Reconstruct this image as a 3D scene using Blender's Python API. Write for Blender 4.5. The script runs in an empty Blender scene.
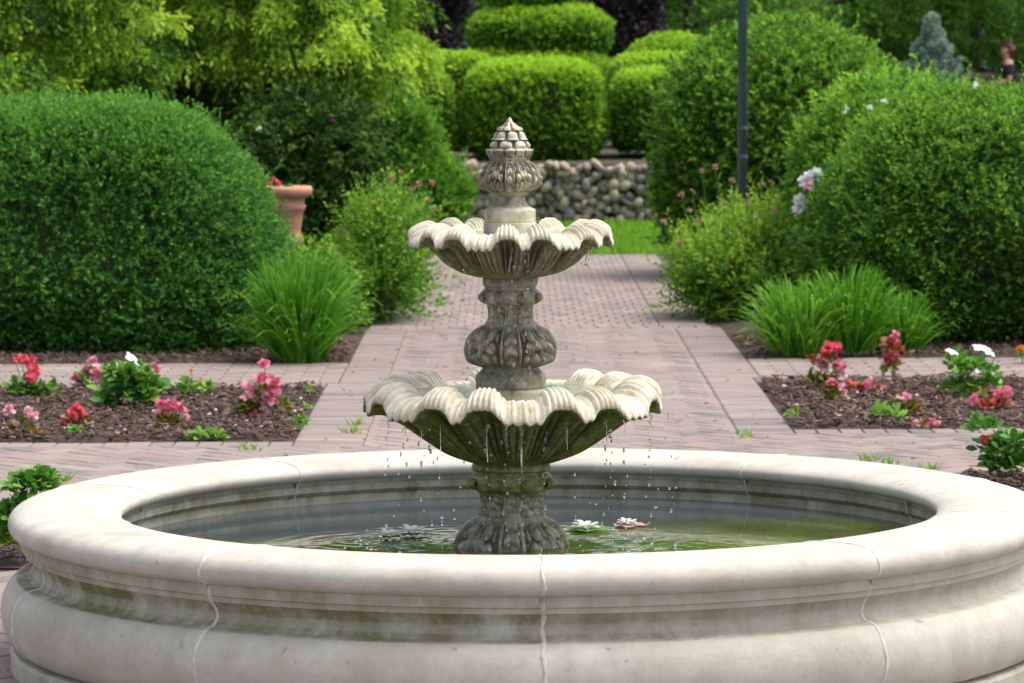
import bpy, math, random
import numpy as np
from mathutils import Vector

rng = np.random.default_rng(7)
random.seed(7)
SC = bpy.context.scene
COL = SC.collection
PI = math.pi
# ------------------------------------------------------------------ camera model
H, CAMD, FPX, VH = 1.74, 12.0, 4153.0, 55.0
KD = .927                              # depth scale of the scene; distances D below are in units of 1/KD
FR = FPX * KD
PITCH = math.atan((341.5 - VH) / FR)


def yd(D):
    return (D - CAMD) * KD


def at(u, v, D):
    """world point seen at pixel u,v at ground distance D from the camera"""
    t = -PITCH + math.atan((341.5 - v) / FR)
    return Vector(((u - 512) * D / FPX, yd(D), H + D * KD * math.tan(t)))


def gd(v, z=0.0):
    t = PITCH - math.atan((341.5 - v) / FR)
    return (H - z) / math.tan(t) / KD


def gp(u, v, z=0.0):
    return at(u, v, gd(v, z))


def zy(v, D=12.0):
    return at(512, v, D).z


# ------------------------------------------------------------------ mesh helpers
def npmesh(name, V, F, mat=None, parent=None, attrs=None, smooth=False, loc=None):
    V = np.asarray(V, dtype=np.float32).reshape(-1, 3)
    if not isinstance(F, (list, tuple)) or (len(F) and np.ndim(F[0]) < 2):
        F = [np.asarray(F)]
    F = [np.asarray(f, dtype=np.int32) for f in F if len(f)]
    me = bpy.data.meshes.new(name)
    me.vertices.add(len(V))
    me.vertices.foreach_set('co', V.ravel())
    loops = np.concatenate([f.ravel() for f in F])
    tot = np.concatenate([np.full(len(f), f.shape[1], np.int32) for f in F])
    st = np.concatenate([[0], np.cumsum(tot)[:-1]]).astype(np.int32)
    me.loops.add(len(loops))
    me.loops.foreach_set('vertex_index', loops)
    me.polygons.add(len(tot))
    me.polygons.foreach_set('loop_start', st)
    me.polygons.foreach_set('loop_total', tot)
    if smooth:
        me.polygons.foreach_set('use_smooth', np.ones(len(tot), bool))
    for k, a in (attrs or {}).items():
        at_ = me.attributes.new(k, 'FLOAT', 'POINT')
        at_.data.foreach_set('value', np.asarray(a, np.float32))
    me.update(calc_edges=True)
    me.validate()
    o = bpy.data.objects.new(name, me)
    COL.objects.link(o)
    if mat:
        me.materials.append(mat)
    if parent:
        o.parent = parent
    if loc is not None:
        o.location = loc
    return o


def thing(name, label, cat, loc=(0, 0, 0), group=None, rz=0.0):
    o = bpy.data.objects.new(name, None)
    o.empty_display_size = 0.1
    COL.objects.link(o)
    o.location = loc
    o.rotation_euler = (0, 0, rz)
    o['label'] = label
    o['category'] = cat
    if group:
        o['group'] = group
    return o


def tag(o, label, cat, group=None, kind=None):
    o['label'] = label
    o['category'] = cat
    if group:
        o['group'] = group
    if kind:
        o['kind'] = kind
    return o


class MB:
    """collects polygons"""
    def __init__(s):
        s.v, s.f, s.t = [], [], []

    def poly(s, vs, faces, t=0.5):
        b = len(s.v)
        s.v += [tuple(p) for p in vs]
        s.f += [tuple(b + i for i in f) for f in faces]
        s.t += [t] * len(vs)

    def tube(s, pts, rads, n=8, t=0.5, cap=True):
        pts = [Vector(p) for p in pts]
        if not hasattr(rads, '__len__'):
            rads = [rads] * len(pts)
        vs, fs = [], []
        for i, p in enumerate(pts):
            d = (pts[min(i + 1, len(pts) - 1)] - pts[max(i - 1, 0)]).normalized()
            a = d.cross(Vector((0.31, 0.2, 0.93)))
            if a.length < 1e-3:
                a = d.cross(Vector((1, 0, 0)))
            a.normalize()
            b = d.cross(a)
            for k in range(n):
                th = 2 * PI * k / n
                vs.append(p + (a * math.cos(th) + b * math.sin(th)) * rads[i])
        for i in range(len(pts) - 1):
            for k in range(n):
                fs.append((i * n + k, i * n + (k + 1) % n, (i + 1) * n + (k + 1) % n, (i + 1) * n + k))
        if cap:
            fs.append(tuple(range(n - 1, -1, -1)))
            fs.append(tuple((len(pts) - 1) * n + k for k in range(n)))
        s.poly(vs, fs, t)

    def box(s, c, sz, t=0.5, rz=0.0, bev=0.0):
        x, y, z = [q / 2 for q in sz]
        cs, sn = math.cos(rz), math.sin(rz)
        vs = []
        for k in range(8):
            px, py, pz = (x if k & 1 else -x), (y if k & 2 else -y), (z if k & 4 else -z)
            vs.append((c[0] + px * cs - py * sn, c[1] + px * sn + py * cs, c[2] + pz))
        s.poly(vs, [(0, 2, 3, 1), (4, 5, 7, 6), (0, 1, 5, 4), (2, 6, 7, 3), (0, 4, 6, 2), (1, 3, 7, 5)], t)

    def lathe(s, prof, n=32, c=(0, 0, 0), t=0.5, th0=0, th1=2 * PI):
        full = abs(th1 - th0 - 2 * PI) < 1e-6
        m = n if full else n + 1
        vs, fs = [], []
        for r, z in prof:
            for k in range(m):
                th = th0 + (th1 - th0) * k / n
                vs.append((c[0] + r * math.cos(th), c[1] + r * math.sin(th), c[2] + z))
        for i in range(len(prof) - 1):
            for k in range(n):
                k2 = (k + 1) % m
                fs.append((i * m + k, i * m + k2, (i + 1) * m + k2, (i + 1) * m + k))
        s.poly(vs, fs, t)

    def build(s, name, mat, parent=None, smooth=False, loc=None):
        me = bpy.data.meshes.new(name)
        me.from_pydata(s.v, [], s.f)
        a = me.attributes.new('tint', 'FLOAT', 'POINT')
        a.data.foreach_set('value', np.asarray(s.t, np.float32))
        if smooth:
            me.polygons.foreach_set('use_smooth', np.ones(len(me.polygons), bool))
        me.materials.append(mat)
        me.update()
        o = bpy.data.objects.new(name, me)
        COL.objects.link(o)
        if parent:
            o.parent = parent
        if loc is not None:
            o.location = loc
        return o


def unit(a):
    return a / np.maximum(np.linalg.norm(a, axis=-1, keepdims=True), 1e-9)


_ph = rng.uniform(0, 6.28, (40, 1))
_kv = unit(rng.normal(size=(40, 3)))


def lump(P, f, o=0, n=7):
    """cheap smooth noise about -1..1"""
    r = np.zeros(len(P))
    for k in range(n):
        i = (o * 5 + k) % 40
        ff = f * (0.7 + 0.9 * k / n)
        r += np.sin(P @ (_kv[i] * ff) + _ph[i] + 1.7 * np.sin(P @ (_kv[(i + 11) % 40] * ff * 0.6)))
    return r / (n * 0.5)


# ------------------------------------------------------------------ materials
def new_mat(name):
    m = bpy.data.materials.new(name)
    m.use_nodes = True
    nt = m.node_tree
    b = nt.nodes['Principled BSDF']
    return m, nt, b


def N(nt, typ, **kw):
    n = nt.nodes.new(typ)
    for k, v in kw.items():
        if k in n.inputs:
            n.inputs[k].default_value = v
        else:
            setattr(n, k, v)
    return n


def ramp(nt, stops, src=None):
    r = nt.nodes.new('ShaderNodeValToRGB')
    e = r.color_ramp.elements
    while len(e) < len(stops):
        e.new(0.5)
    for i, (p, c) in enumerate(stops):
        e[i].position = p
        e[i].color = (*c, 1) if len(c) == 3 else c
    if src:
        nt.links.new(src, r.inputs[0])
    return r


def mixc(nt, a, b, fac, mode='MIX'):
    m = nt.nodes.new('ShaderNodeMix')
    m.data_type = 'RGBA'
    m.blend_type = mode
    for sock, val in ((m.inputs[0], fac), (m.inputs[6], a), (m.inputs[7], b)):
        if hasattr(val, 'is_linked'):
            nt.links.new(val, sock)
        else:
            sock.default_value = val if not isinstance(val, tuple) else (*val, 1)
    return m.outputs[2]


def math_(nt, op, a, b=None, clamp=False):
    m = nt.nodes.new('ShaderNodeMath')
    m.operation = op
    m.use_clamp = clamp
    for i, val in enumerate((a, b)):
        if val is None:
            continue
        if hasattr(val, 'is_linked'):
            nt.links.new(val, m.inputs[i])
        else:
            m.inputs[i].default_value = val
    return m.outputs[0]


def noise(nt, scale, detail=4, rough=0.55, vec=None, dist=0.0):
    n = N(nt, 'ShaderNodeTexNoise', Scale=scale, Detail=detail, Roughness=rough, Distortion=dist)
    if vec is None:
        tc = nt.nodes.new('ShaderNodeTexCoord')
        vec = tc.outputs['Object']
    nt.links.new(vec, n.inputs['Vector'])
    return n.outputs[0]


def bump(nt, b, h, strength=0.4, dist=0.01):
    n = N(nt, 'ShaderNodeBump', Strength=strength, Distance=dist)
    nt.links.new(h, n.inputs['Height'])
    nt.links.new(n.outputs[0], b.inputs['Normal'])


def attr(nt, name):
    a = nt.nodes.new('ShaderNodeAttribute')
    a.attribute_name = name
    return a.outputs['Fac']


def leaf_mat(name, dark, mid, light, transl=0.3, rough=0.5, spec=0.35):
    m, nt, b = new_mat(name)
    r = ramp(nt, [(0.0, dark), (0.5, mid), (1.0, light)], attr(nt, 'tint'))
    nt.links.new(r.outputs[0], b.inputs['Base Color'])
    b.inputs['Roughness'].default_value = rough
    b.inputs['Specular IOR Level'].default_value = spec
    t = nt.nodes.new('ShaderNodeBsdfTranslucent')
    nt.links.new(r.outputs[0], t.inputs['Color'])
    mx = nt.nodes.new('ShaderNodeMixShader')
    mx.inputs[0].default_value = transl
    nt.links.new(b.outputs[0], mx.inputs[1])
    nt.links.new(t.outputs[0], mx.inputs[2])
    nt.links.new(mx.outputs[0], nt.nodes['Material Output'].inputs[0])
    return m


def flat_mat(name, col, rough=0.6, var=0.15, scale=20, metallic=0.0, bmp=0.1):
    m, nt, b = new_mat(name)
    n = noise(nt, scale)
    c2 = tuple(c * (1 - var) for c in col)
    c3 = tuple(min(1, c * (1 + var)) for c in col)
    r = ramp(nt, [(0.3, c2), (0.7, c3)], n)
    nt.links.new(r.outputs[0], b.inputs['Base Color'])
    b.inputs['Roughness'].default_value = rough
    b.inputs['Metallic'].default_value = metallic
    if bmp:
        bump(nt, b, n, bmp, 0.01)
    return m


M = {}
M['yew'] = leaf_mat('yew_leaf', (.026, .105, .018), (.075, .235, .036), (.19, .43, .055), .38, .6, .18)
M['privet'] = leaf_mat('privet_leaf', (.036, .12, .018), (.110, .28, .032), (.30, .54, .055), .40, .6, .18)
M['box'] = leaf_mat('boxwood_leaf', (.024, .10, .012), (.15, .34, .022), (.44, .68, .045), .40, .6, .18)
M['holly'] = leaf_mat('holly_leaf', (.024, .095, .014), (.095, .26, .026), (.26, .47, .045), .42, .55, .2)
M['spirea'] = leaf_mat('spirea_leaf', (.045, .14, .014), (.145, .33, .030), (.36, .54, .06), .42, .6, .18)
M['arbor'] = leaf_mat('arborvitae_leaf', (.028, .10, .014), (.12, .31, .024), (.28, .50, .045), .42, .6, .2)
M['cypress'] = leaf_mat('cypress_leaf', (.034, .10, .012), (.17, .34, .024), (.48, .69, .07), .42, .6, .18)
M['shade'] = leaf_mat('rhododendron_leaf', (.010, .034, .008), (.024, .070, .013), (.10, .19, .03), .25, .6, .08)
M['forest'] = leaf_mat('forest_leaf', (.045, .13, .020), (.15, .34, .050), (.36, .58, .10), .42, .6, .18)
M['purple'] = leaf_mat('purple_leaf', (.010, .008, .012), (.022, .015, .022), (.05, .03, .04), .15)
M['spruce'] = leaf_mat('spruce_needle', (.18, .28, .21), (.33, .46, .37), (.52, .66, .55), .40, .6, .2)
M['grass'] = leaf_mat('grass_blade', (.03, .13, .010), (.085, .28, .016), (.25, .50, .05), .32, .5, .2)
_r = [n for n in M['grass'].node_tree.nodes if n.type == 'VALTORGB'][0].color_ramp.elements
_e = _r.new(.06)
_e.color = (.03, .13, .010, 1)
_r[0].color = (.34, .27, .11, 1)       # a few dead straw blades
M['lawn'] = leaf_mat('lawn_blade', (.10, .26, .014), (.18, .40, .022), (.28, .50, .035), .3, .6, .2)
M['herb'] = leaf_mat('herb_leaf', (.04, .14, .022), (.11, .29, .038), (.27, .47, .07), .30, .5, .3)
M['bronze'] = leaf_mat('begonia_leaf', (.10, .12, .012), (.22, .21, .02), (.36, .20, .045), .3, .35, .5)
M['russet'] = leaf_mat('russet_leaf', (.17, .04, .015), (.32, .075, .025), (.34, .20, .03), .3, .35, .5)
M['pink'] = leaf_mat('pink_petal', (.62, .11, .21), (.82, .25, .36), (.88, .46, .54), .35, .6, .2)
M['pale_pink'] = leaf_mat('pale_pink_petal', (.70, .28, .38), (.84, .46, .54), (.88, .64, .68), .35, .6, .2)
M['red'] = leaf_mat('red_petal', (.62, .045, .085), (.80, .12, .17), (.87, .27, .31), .35, .6, .2)
M['white'] = leaf_mat('white_petal', (.70, .72, .74), (.82, .83, .82), (.88, .88, .86), .3, .6, .2)
M['orange'] = leaf_mat('orange_petal', (.75, .10, .03), (.85, .30, .03), (.88, .50, .05), .3, .6, .2)
M['dusty'] = leaf_mat('dusty_pink_head', (.30, .20, .10), (.50, .28, .20), (.62, .40, .34), .3, .7, .1)
M['violet'] = leaf_mat('violet_petal', (.13, .03, .18), (.20, .05, .26), (.3, .1, .35), .3, .7, .1)
M['bark'] = flat_mat('bark', (.055, .042, .032), .9, .4, 25, 0, .6)
M['twig'] = flat_mat('twig', (.05, .06, .022), .9, .4, 30, 0, .3)
M['stem'] = flat_mat('green_stem', (.10, .19, .04), .6, .3, 30, 0, .1)
M['metal'] = flat_mat('painted_metal', (.045, .092, .092), .42, .15, 12, 0.0, .03)
M['glassy'] = flat_mat('frosted_glass', (.75, .75, .7), .3, .05, 12, 0.0, 0)
M['terra'] = flat_mat('terracotta', (.50, .245, .165), .8, .14, 9, 0, .15)
M['wood'] = flat_mat('weathered_wood', (.20, .15, .10), .8, .2, 9, 0, .2)
M['skin'] = flat_mat('skin', (.50, .27, .18), .5, .05, 9, 0, 0)
M['hair'] = flat_mat('dark_hair', (.10, .035, .022), .5, .1, 60, 0, .1)
M['shirt'] = flat_mat('black_cloth', (.015, .016, .022), .9, .1, 30, 0, .1)
M['jeans'] = flat_mat('pale_denim', (.22, .34, .52), .9, .1, 60, 0, .1)


def make_basin_stone():
    m, nt, b = new_mat('cast_limestone')
    n1, n2, n3 = noise(nt, 2.2, 6, .6), noise(nt, 55, 4, .6), noise(nt, 9, 5, .65)
    base = ramp(nt, [(.28, (.43, .405, .345)), (.5, (.52, .495, .435)), (.75, (.575, .555, .495))], n1).outputs[0]
    c = mixc(nt, base, ramp(nt, [(.35, (.80, .79, .76)), (.65, (1, 1, 1))], n3).outputs[0], .75, 'MULTIPLY')
    c = mixc(nt, c, ramp(nt, [(.3, (.86, .86, .84)), (.6, (1, 1, 1))], n2).outputs[0], .6, 'MULTIPLY')
    # small dark specks of dirt
    sp = ramp(nt, [(.70, (0, 0, 0)), (.76, (1, 1, 1))], noise(nt, 26, 2, .5)).outputs[0]
    c = mixc(nt, c, (.20, .19, .15), math_(nt, 'MULTIPLY', sp, .55))
    # vertical streaks of algae where the stain attribute says so
    tc = nt.nodes.new('ShaderNodeTexCoord')
    mp = N(nt, 'ShaderNodeMapping')
    mp.inputs['Scale'].default_value = (1, 1, .55)
    nt.links.new(tc.outputs['Object'], mp.inputs[0])
    streak = noise(nt, 10, 7, .72, mp.outputs[0])
    s = math_(nt, 'MULTIPLY', attr(nt, 'stain'), ramp(nt, [(.30, (.0,) * 3), (.62, (1,) * 3)], streak).outputs[0])
    sc = ramp(nt, [(.3, (.20, .165, .095)), (.5, (.15, .15, .06)), (.7, (.11, .15, .03))], n3).outputs[0]
    c = mixc(nt, c, sc, math_(nt, 'MULTIPLY', s, .92, True))
    nt.links.new(c, b.inputs['Base Color'])
    b.inputs['Roughness'].default_value = .78
    h = math_(nt, 'ADD', math_(nt, 'MULTIPLY', n2, .35), n3)
    pit = ramp(nt, [(.22, (0,) * 3), (.34, (1,) * 3)], noise(nt, 120, 2, .5)).outputs[0]
    bump(nt, b, math_(nt, 'ADD', h, math_(nt, 'MULTIPLY', pit, .5)), .28, .008)
    return m


def make_fountain_stone():
    m, nt, b = new_mat('weathered_fountain_stone')
    n1, n2, n3 = noise(nt, 14, 6, .65), noise(nt, 90, 4, .6), noise(nt, 34, 5, .7)
    pale = ramp(nt, [(.3, (.46, .40, .26)), (.5, (.64, .58, .46)), (.72, (.74, .71, .63))], n1).outputs[0]
    pale = mixc(nt, pale, ramp(nt, [(.35, (.62, .57, .45)), (.6, (1, 1, 1))], n3).outputs[0], .55, 'MULTIPLY')
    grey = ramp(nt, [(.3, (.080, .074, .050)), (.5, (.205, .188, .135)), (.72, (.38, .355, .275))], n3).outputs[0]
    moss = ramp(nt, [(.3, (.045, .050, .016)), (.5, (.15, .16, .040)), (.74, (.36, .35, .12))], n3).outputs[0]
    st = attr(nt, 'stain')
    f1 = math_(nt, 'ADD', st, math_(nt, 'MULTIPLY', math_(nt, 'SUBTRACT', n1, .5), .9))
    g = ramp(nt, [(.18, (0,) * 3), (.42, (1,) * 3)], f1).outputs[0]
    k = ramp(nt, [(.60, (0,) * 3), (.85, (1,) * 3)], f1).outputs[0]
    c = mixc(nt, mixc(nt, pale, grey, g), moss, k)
    cav = attr(nt, 'cav')          # darker colour in the carved grooves and hollows
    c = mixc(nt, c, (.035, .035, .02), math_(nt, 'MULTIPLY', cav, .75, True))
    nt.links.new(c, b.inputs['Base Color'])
    r = ramp(nt, [(.3, (.38,) * 3), (.6, (.7,) * 3)], n1).outputs[0]
    nt.links.new(r, b.inputs['Roughness'])
    bump(nt, b, math_(nt, 'ADD', n2, n3), .35, .006)
    return m


def make_water(name, col, col2, scale, strength, dist=.01, far_reflect=None):
    m, nt, b = new_mat(name)
    n0 = noise(nt, 2.2, 4, .6)
    c = ramp(nt, [(.35, col), (.65, col2)], n0).outputs[0]
    if far_reflect:                     # grey reflection painted into the colour of the far half, algae green nearer
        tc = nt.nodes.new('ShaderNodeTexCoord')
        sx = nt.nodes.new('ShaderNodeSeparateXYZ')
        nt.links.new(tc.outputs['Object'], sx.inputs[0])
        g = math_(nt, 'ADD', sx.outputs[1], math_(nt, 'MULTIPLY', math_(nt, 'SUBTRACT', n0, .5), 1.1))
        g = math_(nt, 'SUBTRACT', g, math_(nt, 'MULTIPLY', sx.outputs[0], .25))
        c = mixc(nt, c, far_reflect, ramp(nt, [(.22, (0,) * 3), (.50, (1,) * 3)], g).outputs[0])
    nt.links.new(c, b.inputs['Base Color'])
    b.inputs['Roughness'].default_value = .04
    b.inputs['IOR'].default_value = 1.33
    bump(nt, b, math_(nt, 'ADD', noise(nt, scale, 3, .5), math_(nt, 'MULTIPLY', noise(nt, scale * 3.1, 2, .5), .4)), strength, dist)
    return m


def make_drop():
    m, nt, b = new_mat('clear_water')
    b.inputs['Base Color'].default_value = (1, 1, 1, 1)
    b.inputs['Roughness'].default_value = .0
    b.inputs['IOR'].default_value = 1.33
    b.inputs['Transmission Weight'].default_value = 1.0
    return m


def make_brick():
    m, nt, b = new_mat('clay_paver')
    t = attr(nt, 'tint')
    r = ramp(nt, [(0, (.18, .158, .148)), (.25, (.25, .200, .180)), (.5, (.30, .222, .190)), (.8, (.285, .236, .208)), (1, (.34, .282, .24))], t)
    n1, n2 = noise(nt, 1.1, 5, .6), noise(nt, 45, 4, .6)
    c = mixc(nt, r.outputs[0], ramp(nt, [(.3, (.72, .72, .76)), (.65, (1, 1, 1))], n1).outputs[0], .7, 'MULTIPLY')
    c = mixc(nt, c, ramp(nt, [(.3, (.75, .74, .72)), (.6, (1, 1, 1))], n2).outputs[0], .6, 'MULTIPLY')
    # patches of grey-green film
    f = ramp(nt, [(.60, (0,) * 3), (.78, (1,) * 3)], noise(nt, 2.3, 6, .7)).outputs[0]
    c = mixc(nt, c, (.20, .205, .17), math_(nt, 'MULTIPLY', f, .5))
    nt.links.new(c, b.inputs['Base Color'])
    b.inputs['Roughness'].default_value = .75
    bump(nt, b, n2, .3, .004)
    return m


def make_soil(name, a, b_, c_):
    m, nt, b = new_mat(name)
    n1, n2 = noise(nt, 35, 6, .7), noise(nt, 4, 4, .6)
    c = ramp(nt, [(.3, a), (.5, b_), (.72, c_)], n1).outputs[0]
    c = mixc(nt, c, ramp(nt, [(.3, (.6, .6, .6)), (.7, (1, 1, 1))], n2).outputs[0], .8, 'MULTIPLY')
    nt.links.new(c, b.inputs['Base Color'])
    b.inputs['Roughness'].default_value = .95
    bump(nt, b, n1, .9, .03)
    return m


M['basin'] = make_basin_stone()
M['fount'] = make_fountain_stone()
M['mortar'] = flat_mat('pale_mortar', (.545, .525, .465), .9, .2, 40, 0, .3)
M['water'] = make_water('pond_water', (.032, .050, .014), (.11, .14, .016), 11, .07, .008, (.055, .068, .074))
M['bowlwater'] = make_water('bowl_water', (.16, .19, .08), (.30, .33, .20), 30, .4, .008)
M['drop'] = make_drop()
M['brick'] = make_brick()
M['sand'] = make_soil('joint_sand', (.09, .085, .06), (.15, .14, .11), (.21, .19, .15))
M['soil'] = make_soil('bark_mulch', (.035, .020, .014), (.085, .050, .036), (.17, .105, .078))
M['turf'] = make_soil('turf_soil', (.05, .12, .012), (.08, .19, .018), (.12, .24, .03))
M['terrain'] = make_soil('leafy_ground', (.05, .04, .02), (.10, .075, .045), (.16, .12, .08))
mm, nt, b = new_mat('mulch_chip')
r_ = ramp(nt, [(0, (.03, .017, .012)), (.5, (.10, .06, .043)), (.85, (.20, .13, .095)), (1, (.36, .27, .2))], attr(nt, 'tint'))
nt.links.new(r_.outputs[0], b.inputs['Base Color'])
b.inputs['Roughness'].default_value = .9
M['chip'] = mm
mm, nt, b = new_mat('field_stone')
r_ = ramp(nt, [(0, (.14, .13, .12)), (.25, (.235, .215, .19)), (.5, (.32, .275, .22)), (.75, (.37, .28, .19)), (1, (.46, .41, .33))], attr(nt, 'tint'))
c_ = mixc(nt, r_.outputs[0], ramp(nt, [(.3, (.6, .6, .6)), (.65, (1, 1, 1))], noise(nt, 14, 5, .65)).outputs[0], .8, 'MULTIPLY')
nt.links.new(c_, b.inputs['Base Color'])
b.inputs['Roughness'].default_value = .85
M['stone'] = mm

# ------------------------------------------------------------------ leaves
def leafquads(B, A, Nn, L, W, fold=.15):
    """B bases, A unit axes, Nn unit normals -> V (4n,3), F (n,4)"""
    S = unit(np.cross(A, Nn))
    Nn = np.cross(S, A)
    L = np.broadcast_to(np.asarray(L, float), (len(B),))[:, None]
    W = np.broadcast_to(np.asarray(W, float), (len(B),))[:, None]
    mid = B + A * L * .5
    V = np.stack([B, mid + S * W * .5 + Nn * W * fold, B + A * L - Nn * L * .06, mid - S * W * .5 + Nn * W * fold], 1)
    F = np.arange(4 * len(B)).reshape(-1, 4)
    return V.reshape(-1, 3), F


def sprigs(P, Nv, nl, slen, ll, lw, up=.4, wild=.5, tint0=.35, tip=.35, tv=.25, gain=None, lean=.9):
    n = len(P)
    d = unit(Nv + np.array([0, 0, up]) + rng.normal(size=(n, 3)) * wild)
    sl = slen * rng.uniform(.6, 1.3, n)
    k = (np.arange(nl) + .5) / nl
    B = P[:, None, :] + d[:, None, :] * (sl[:, None] * k[None, :])[..., None]
    rad = rng.normal(size=(n, nl, 3))
    rad -= (rad * d[:, None, :]).sum(-1, keepdims=True) * d[:, None, :]
    A = unit(d[:, None, :] * (.5 + .6 * k[None, :, None]) + unit(rad) * lean)
    Nn = unit(d[:, None, :] * .7 + np.array([0, 0, .5]) + rng.normal(size=(n, nl, 3)) * .5)
    L = ll * rng.uniform(.7, 1.25, (n, nl))
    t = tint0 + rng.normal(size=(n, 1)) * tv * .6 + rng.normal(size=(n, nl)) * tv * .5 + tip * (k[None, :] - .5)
    if gain is not None:
        t = t + gain[:, None]
    V, F = leafquads(B.reshape(-1, 3), A.reshape(-1, 3), Nn.reshape(-1, 3), L.ravel(), (L * lw / ll).ravel())
    return V, F, np.repeat(np.clip(t.ravel(), 0, 1), 4)


def super_pts(n, a, b, c, e, ztop_e=None):
    """points on a superellipsoid (half sizes a,b,c) and normals"""
    ar = np.array([b * c, a * c, a * b])
    ax = rng.choice(3, n, p=ar / ar.sum())
    q = rng.uniform(-1, 1, (n, 3))
    q[np.arange(n), ax] = rng.choice([-1, 1], n)
    r = (np.abs(q) ** e).sum(1) ** (-1 / e)
    q *= r[:, None]
    nv = unit(np.sign(q) * np.abs(q) ** (e - 1) / np.array([a, b, c]))
    return q * np.array([a, b, c]), nv


CAM = np.array([0, -CAMD * KD, H])


def bush(name, label, cat, c, a, b, h, mat, e=3.0, dens=900, nl=7, slen=.07, ll=.03, lw=.016, amp=.05, lf=4.0,
         up=.4, wild=.5, tint0=.35, topgain=.15, group=None, z0=0.0, tip=.35, depth=.08, tv=.25, core=.86,
         tiers=None, lean=.9, zlow=-.9, taper=0.0):
    """clipped or loose shrub: leafy shell over a mass of inner branches"""
    t = thing(name, label, cat, (c[0], c[1], max(z0, 0)), group)
    zs0 = min(z0, 0)
    off = rng.uniform(-20, 20, 3)
    Vs, Fs, Ts, nb = [], [], [], 0
    cores = MB()
    for (ox, oy, oz, sa, sb, sh) in (tiers or [(0, 0, 0, 1, 1, 1)]):
        A_, B_, C_ = a * sa, b * sb, h * sh / 2
        area = 2 * (2 * A_ * 2 * B_ + 2 * A_ * 2 * C_ + 2 * B_ * 2 * C_)
        n = int(dens * area)
        P, Nv = super_pts(n, A_, B_, C_, e)
        P[:, :2] *= (1 - taper * np.clip(P[:, 2:3] / C_ + .25, 0, 1.25) / 1.25)
        wp = P + np.array([c[0] + ox, c[1] + oy, z0 + oz + C_])
        keep = ((CAM - wp) * Nv).sum(1) / np.linalg.norm(CAM - wp, axis=1) > -.3
        keep |= (Nv[:, 2] > .35)
        keep |= rng.uniform(size=n) < .15
        keep &= (P[:, 2] > zlow * C_) & (wp[:, 2] > .03)
        P, Nv = P[keep], Nv[keep]
        l = lump(P + off, lf, 1) + .6 * lump(P + off, lf * 2.7, 3) + 1.5 * lump(P + off, lf * .3, 2)
        l = l + (rng.uniform(size=len(P)) < .05) * rng.uniform(.5, 2.6, len(P))      # stray shoots
        Pd = P + Nv * (amp * l - depth * rng.uniform(0, 1, len(P)) ** 1.5)[:, None]
        Pd = Pd + np.array([ox, oy, oz + C_ + zs0])
        gain = topgain * np.clip(Nv[:, 2], -.3, 1) + .10 * np.clip(l, -1, 1) + .10 * lump(P + off, 1.6, 4)  # upper leaves paler: new growth, and on boxwoods a sunlit tone tinted in
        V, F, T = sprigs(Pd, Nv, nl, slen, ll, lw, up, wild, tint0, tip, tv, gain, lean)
        Vs.append(V); Fs.append(F + nb); Ts.append(T); nb += len(V)
        # inner branches: a shrunken lumpy body
        n1, n2 = 28, 16
        vs, fs = [], []
        for i in range(n2 + 1):
            ph = -PI / 2 + PI * i / n2
            for j in range(n1):
                th = 2 * PI * j / n1
                q = np.array([math.cos(ph) * math.cos(th), math.cos(ph) * math.sin(th), math.sin(ph)])
                r = (np.abs(q) ** e).sum() ** (-1 / e)
                q = q * r * np.array([A_, B_, C_])
                q[:2] *= 1 - taper * np.clip(q[2] / C_ + .25, 0, 1.25) / 1.25
                l1 = lump((q + off)[None], lf, 1)[0]
                q = q * core * (1 + .5 * amp * l1 / max(min(A_, B_, C_), .1))
                vs.append((q[0] + ox, q[1] + oy, max(q[2] + oz + C_ + zs0, .01)))
        for i in range(n2):
            for j in range(n1):
                fs.append((i * n1 + j, i * n1 + (j + 1) % n1, (i + 1) * n1 + (j + 1) % n1, (i + 1) * n1 + j))
        cores.poly(vs, fs)
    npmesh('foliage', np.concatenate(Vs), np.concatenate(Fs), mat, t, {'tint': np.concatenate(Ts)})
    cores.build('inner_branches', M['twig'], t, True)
    return t


def pbush(name, label, cat, u0, u1, vtop, D, mat, z0=0.0, b=None, **kw):
    """shrub spanning pixels u0..u1 with its top at vtop, its middle at distance D"""
    p0, p1 = at(u0, 100, D), at(u1, 100, D)
    a = (p1.x - p0.x) / 2
    h = at(512, vtop, D).z - z0
    bb = b if b else a
    return bush(name, label, cat, ((p0.x + p1.x) / 2, yd(D)), a, bb, h, mat, z0=z0, **kw)


def blossoms(parent, pts, r, mat, name='blossom', npet=16, each=True):
    """flower heads made of many small petals; parent-local points"""
    for p in pts:
        d = unit(rng.normal(size=(npet, 3)) + np.array([0, -.5, .6]))
        B = np.array(p)[None] + d * r * .15
        A = unit(d + rng.normal(size=(npet, 3)) * .25)
        Nn = unit(d * .2 + rng.normal(size=(npet, 3)) * .6 + np.array([0, -.4, .6]))
        V, F = petals(B, A, Nn, r * rng.uniform(.75, 1.15, npet), r * rng.uniform(.7, 1.0, npet))
        npmesh(name, V, F, mat, parent, {'tint': np.repeat(rng.uniform(0, 1, npet), 6)})


def petals(B, A, Nn, L, W):
    S = unit(np.cross(A, Nn))
    Nn = np.cross(S, A)
    L, W = L[:, None], W[:, None]
    V = np.stack([B, B + A * L * .4 + S * W * .45 + Nn * L * .08, B + A * L * .82 + S * W * .36 + Nn * L * .02,
                  B + A * L - Nn * L * .08, B + A * L * .82 - S * W * .36 + Nn * L * .02, B + A * L * .4 - S * W * .45 + Nn * L * .08], 1)
    return V.reshape(-1, 3), np.arange(6 * len(B)).reshape(-1, 6)


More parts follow.
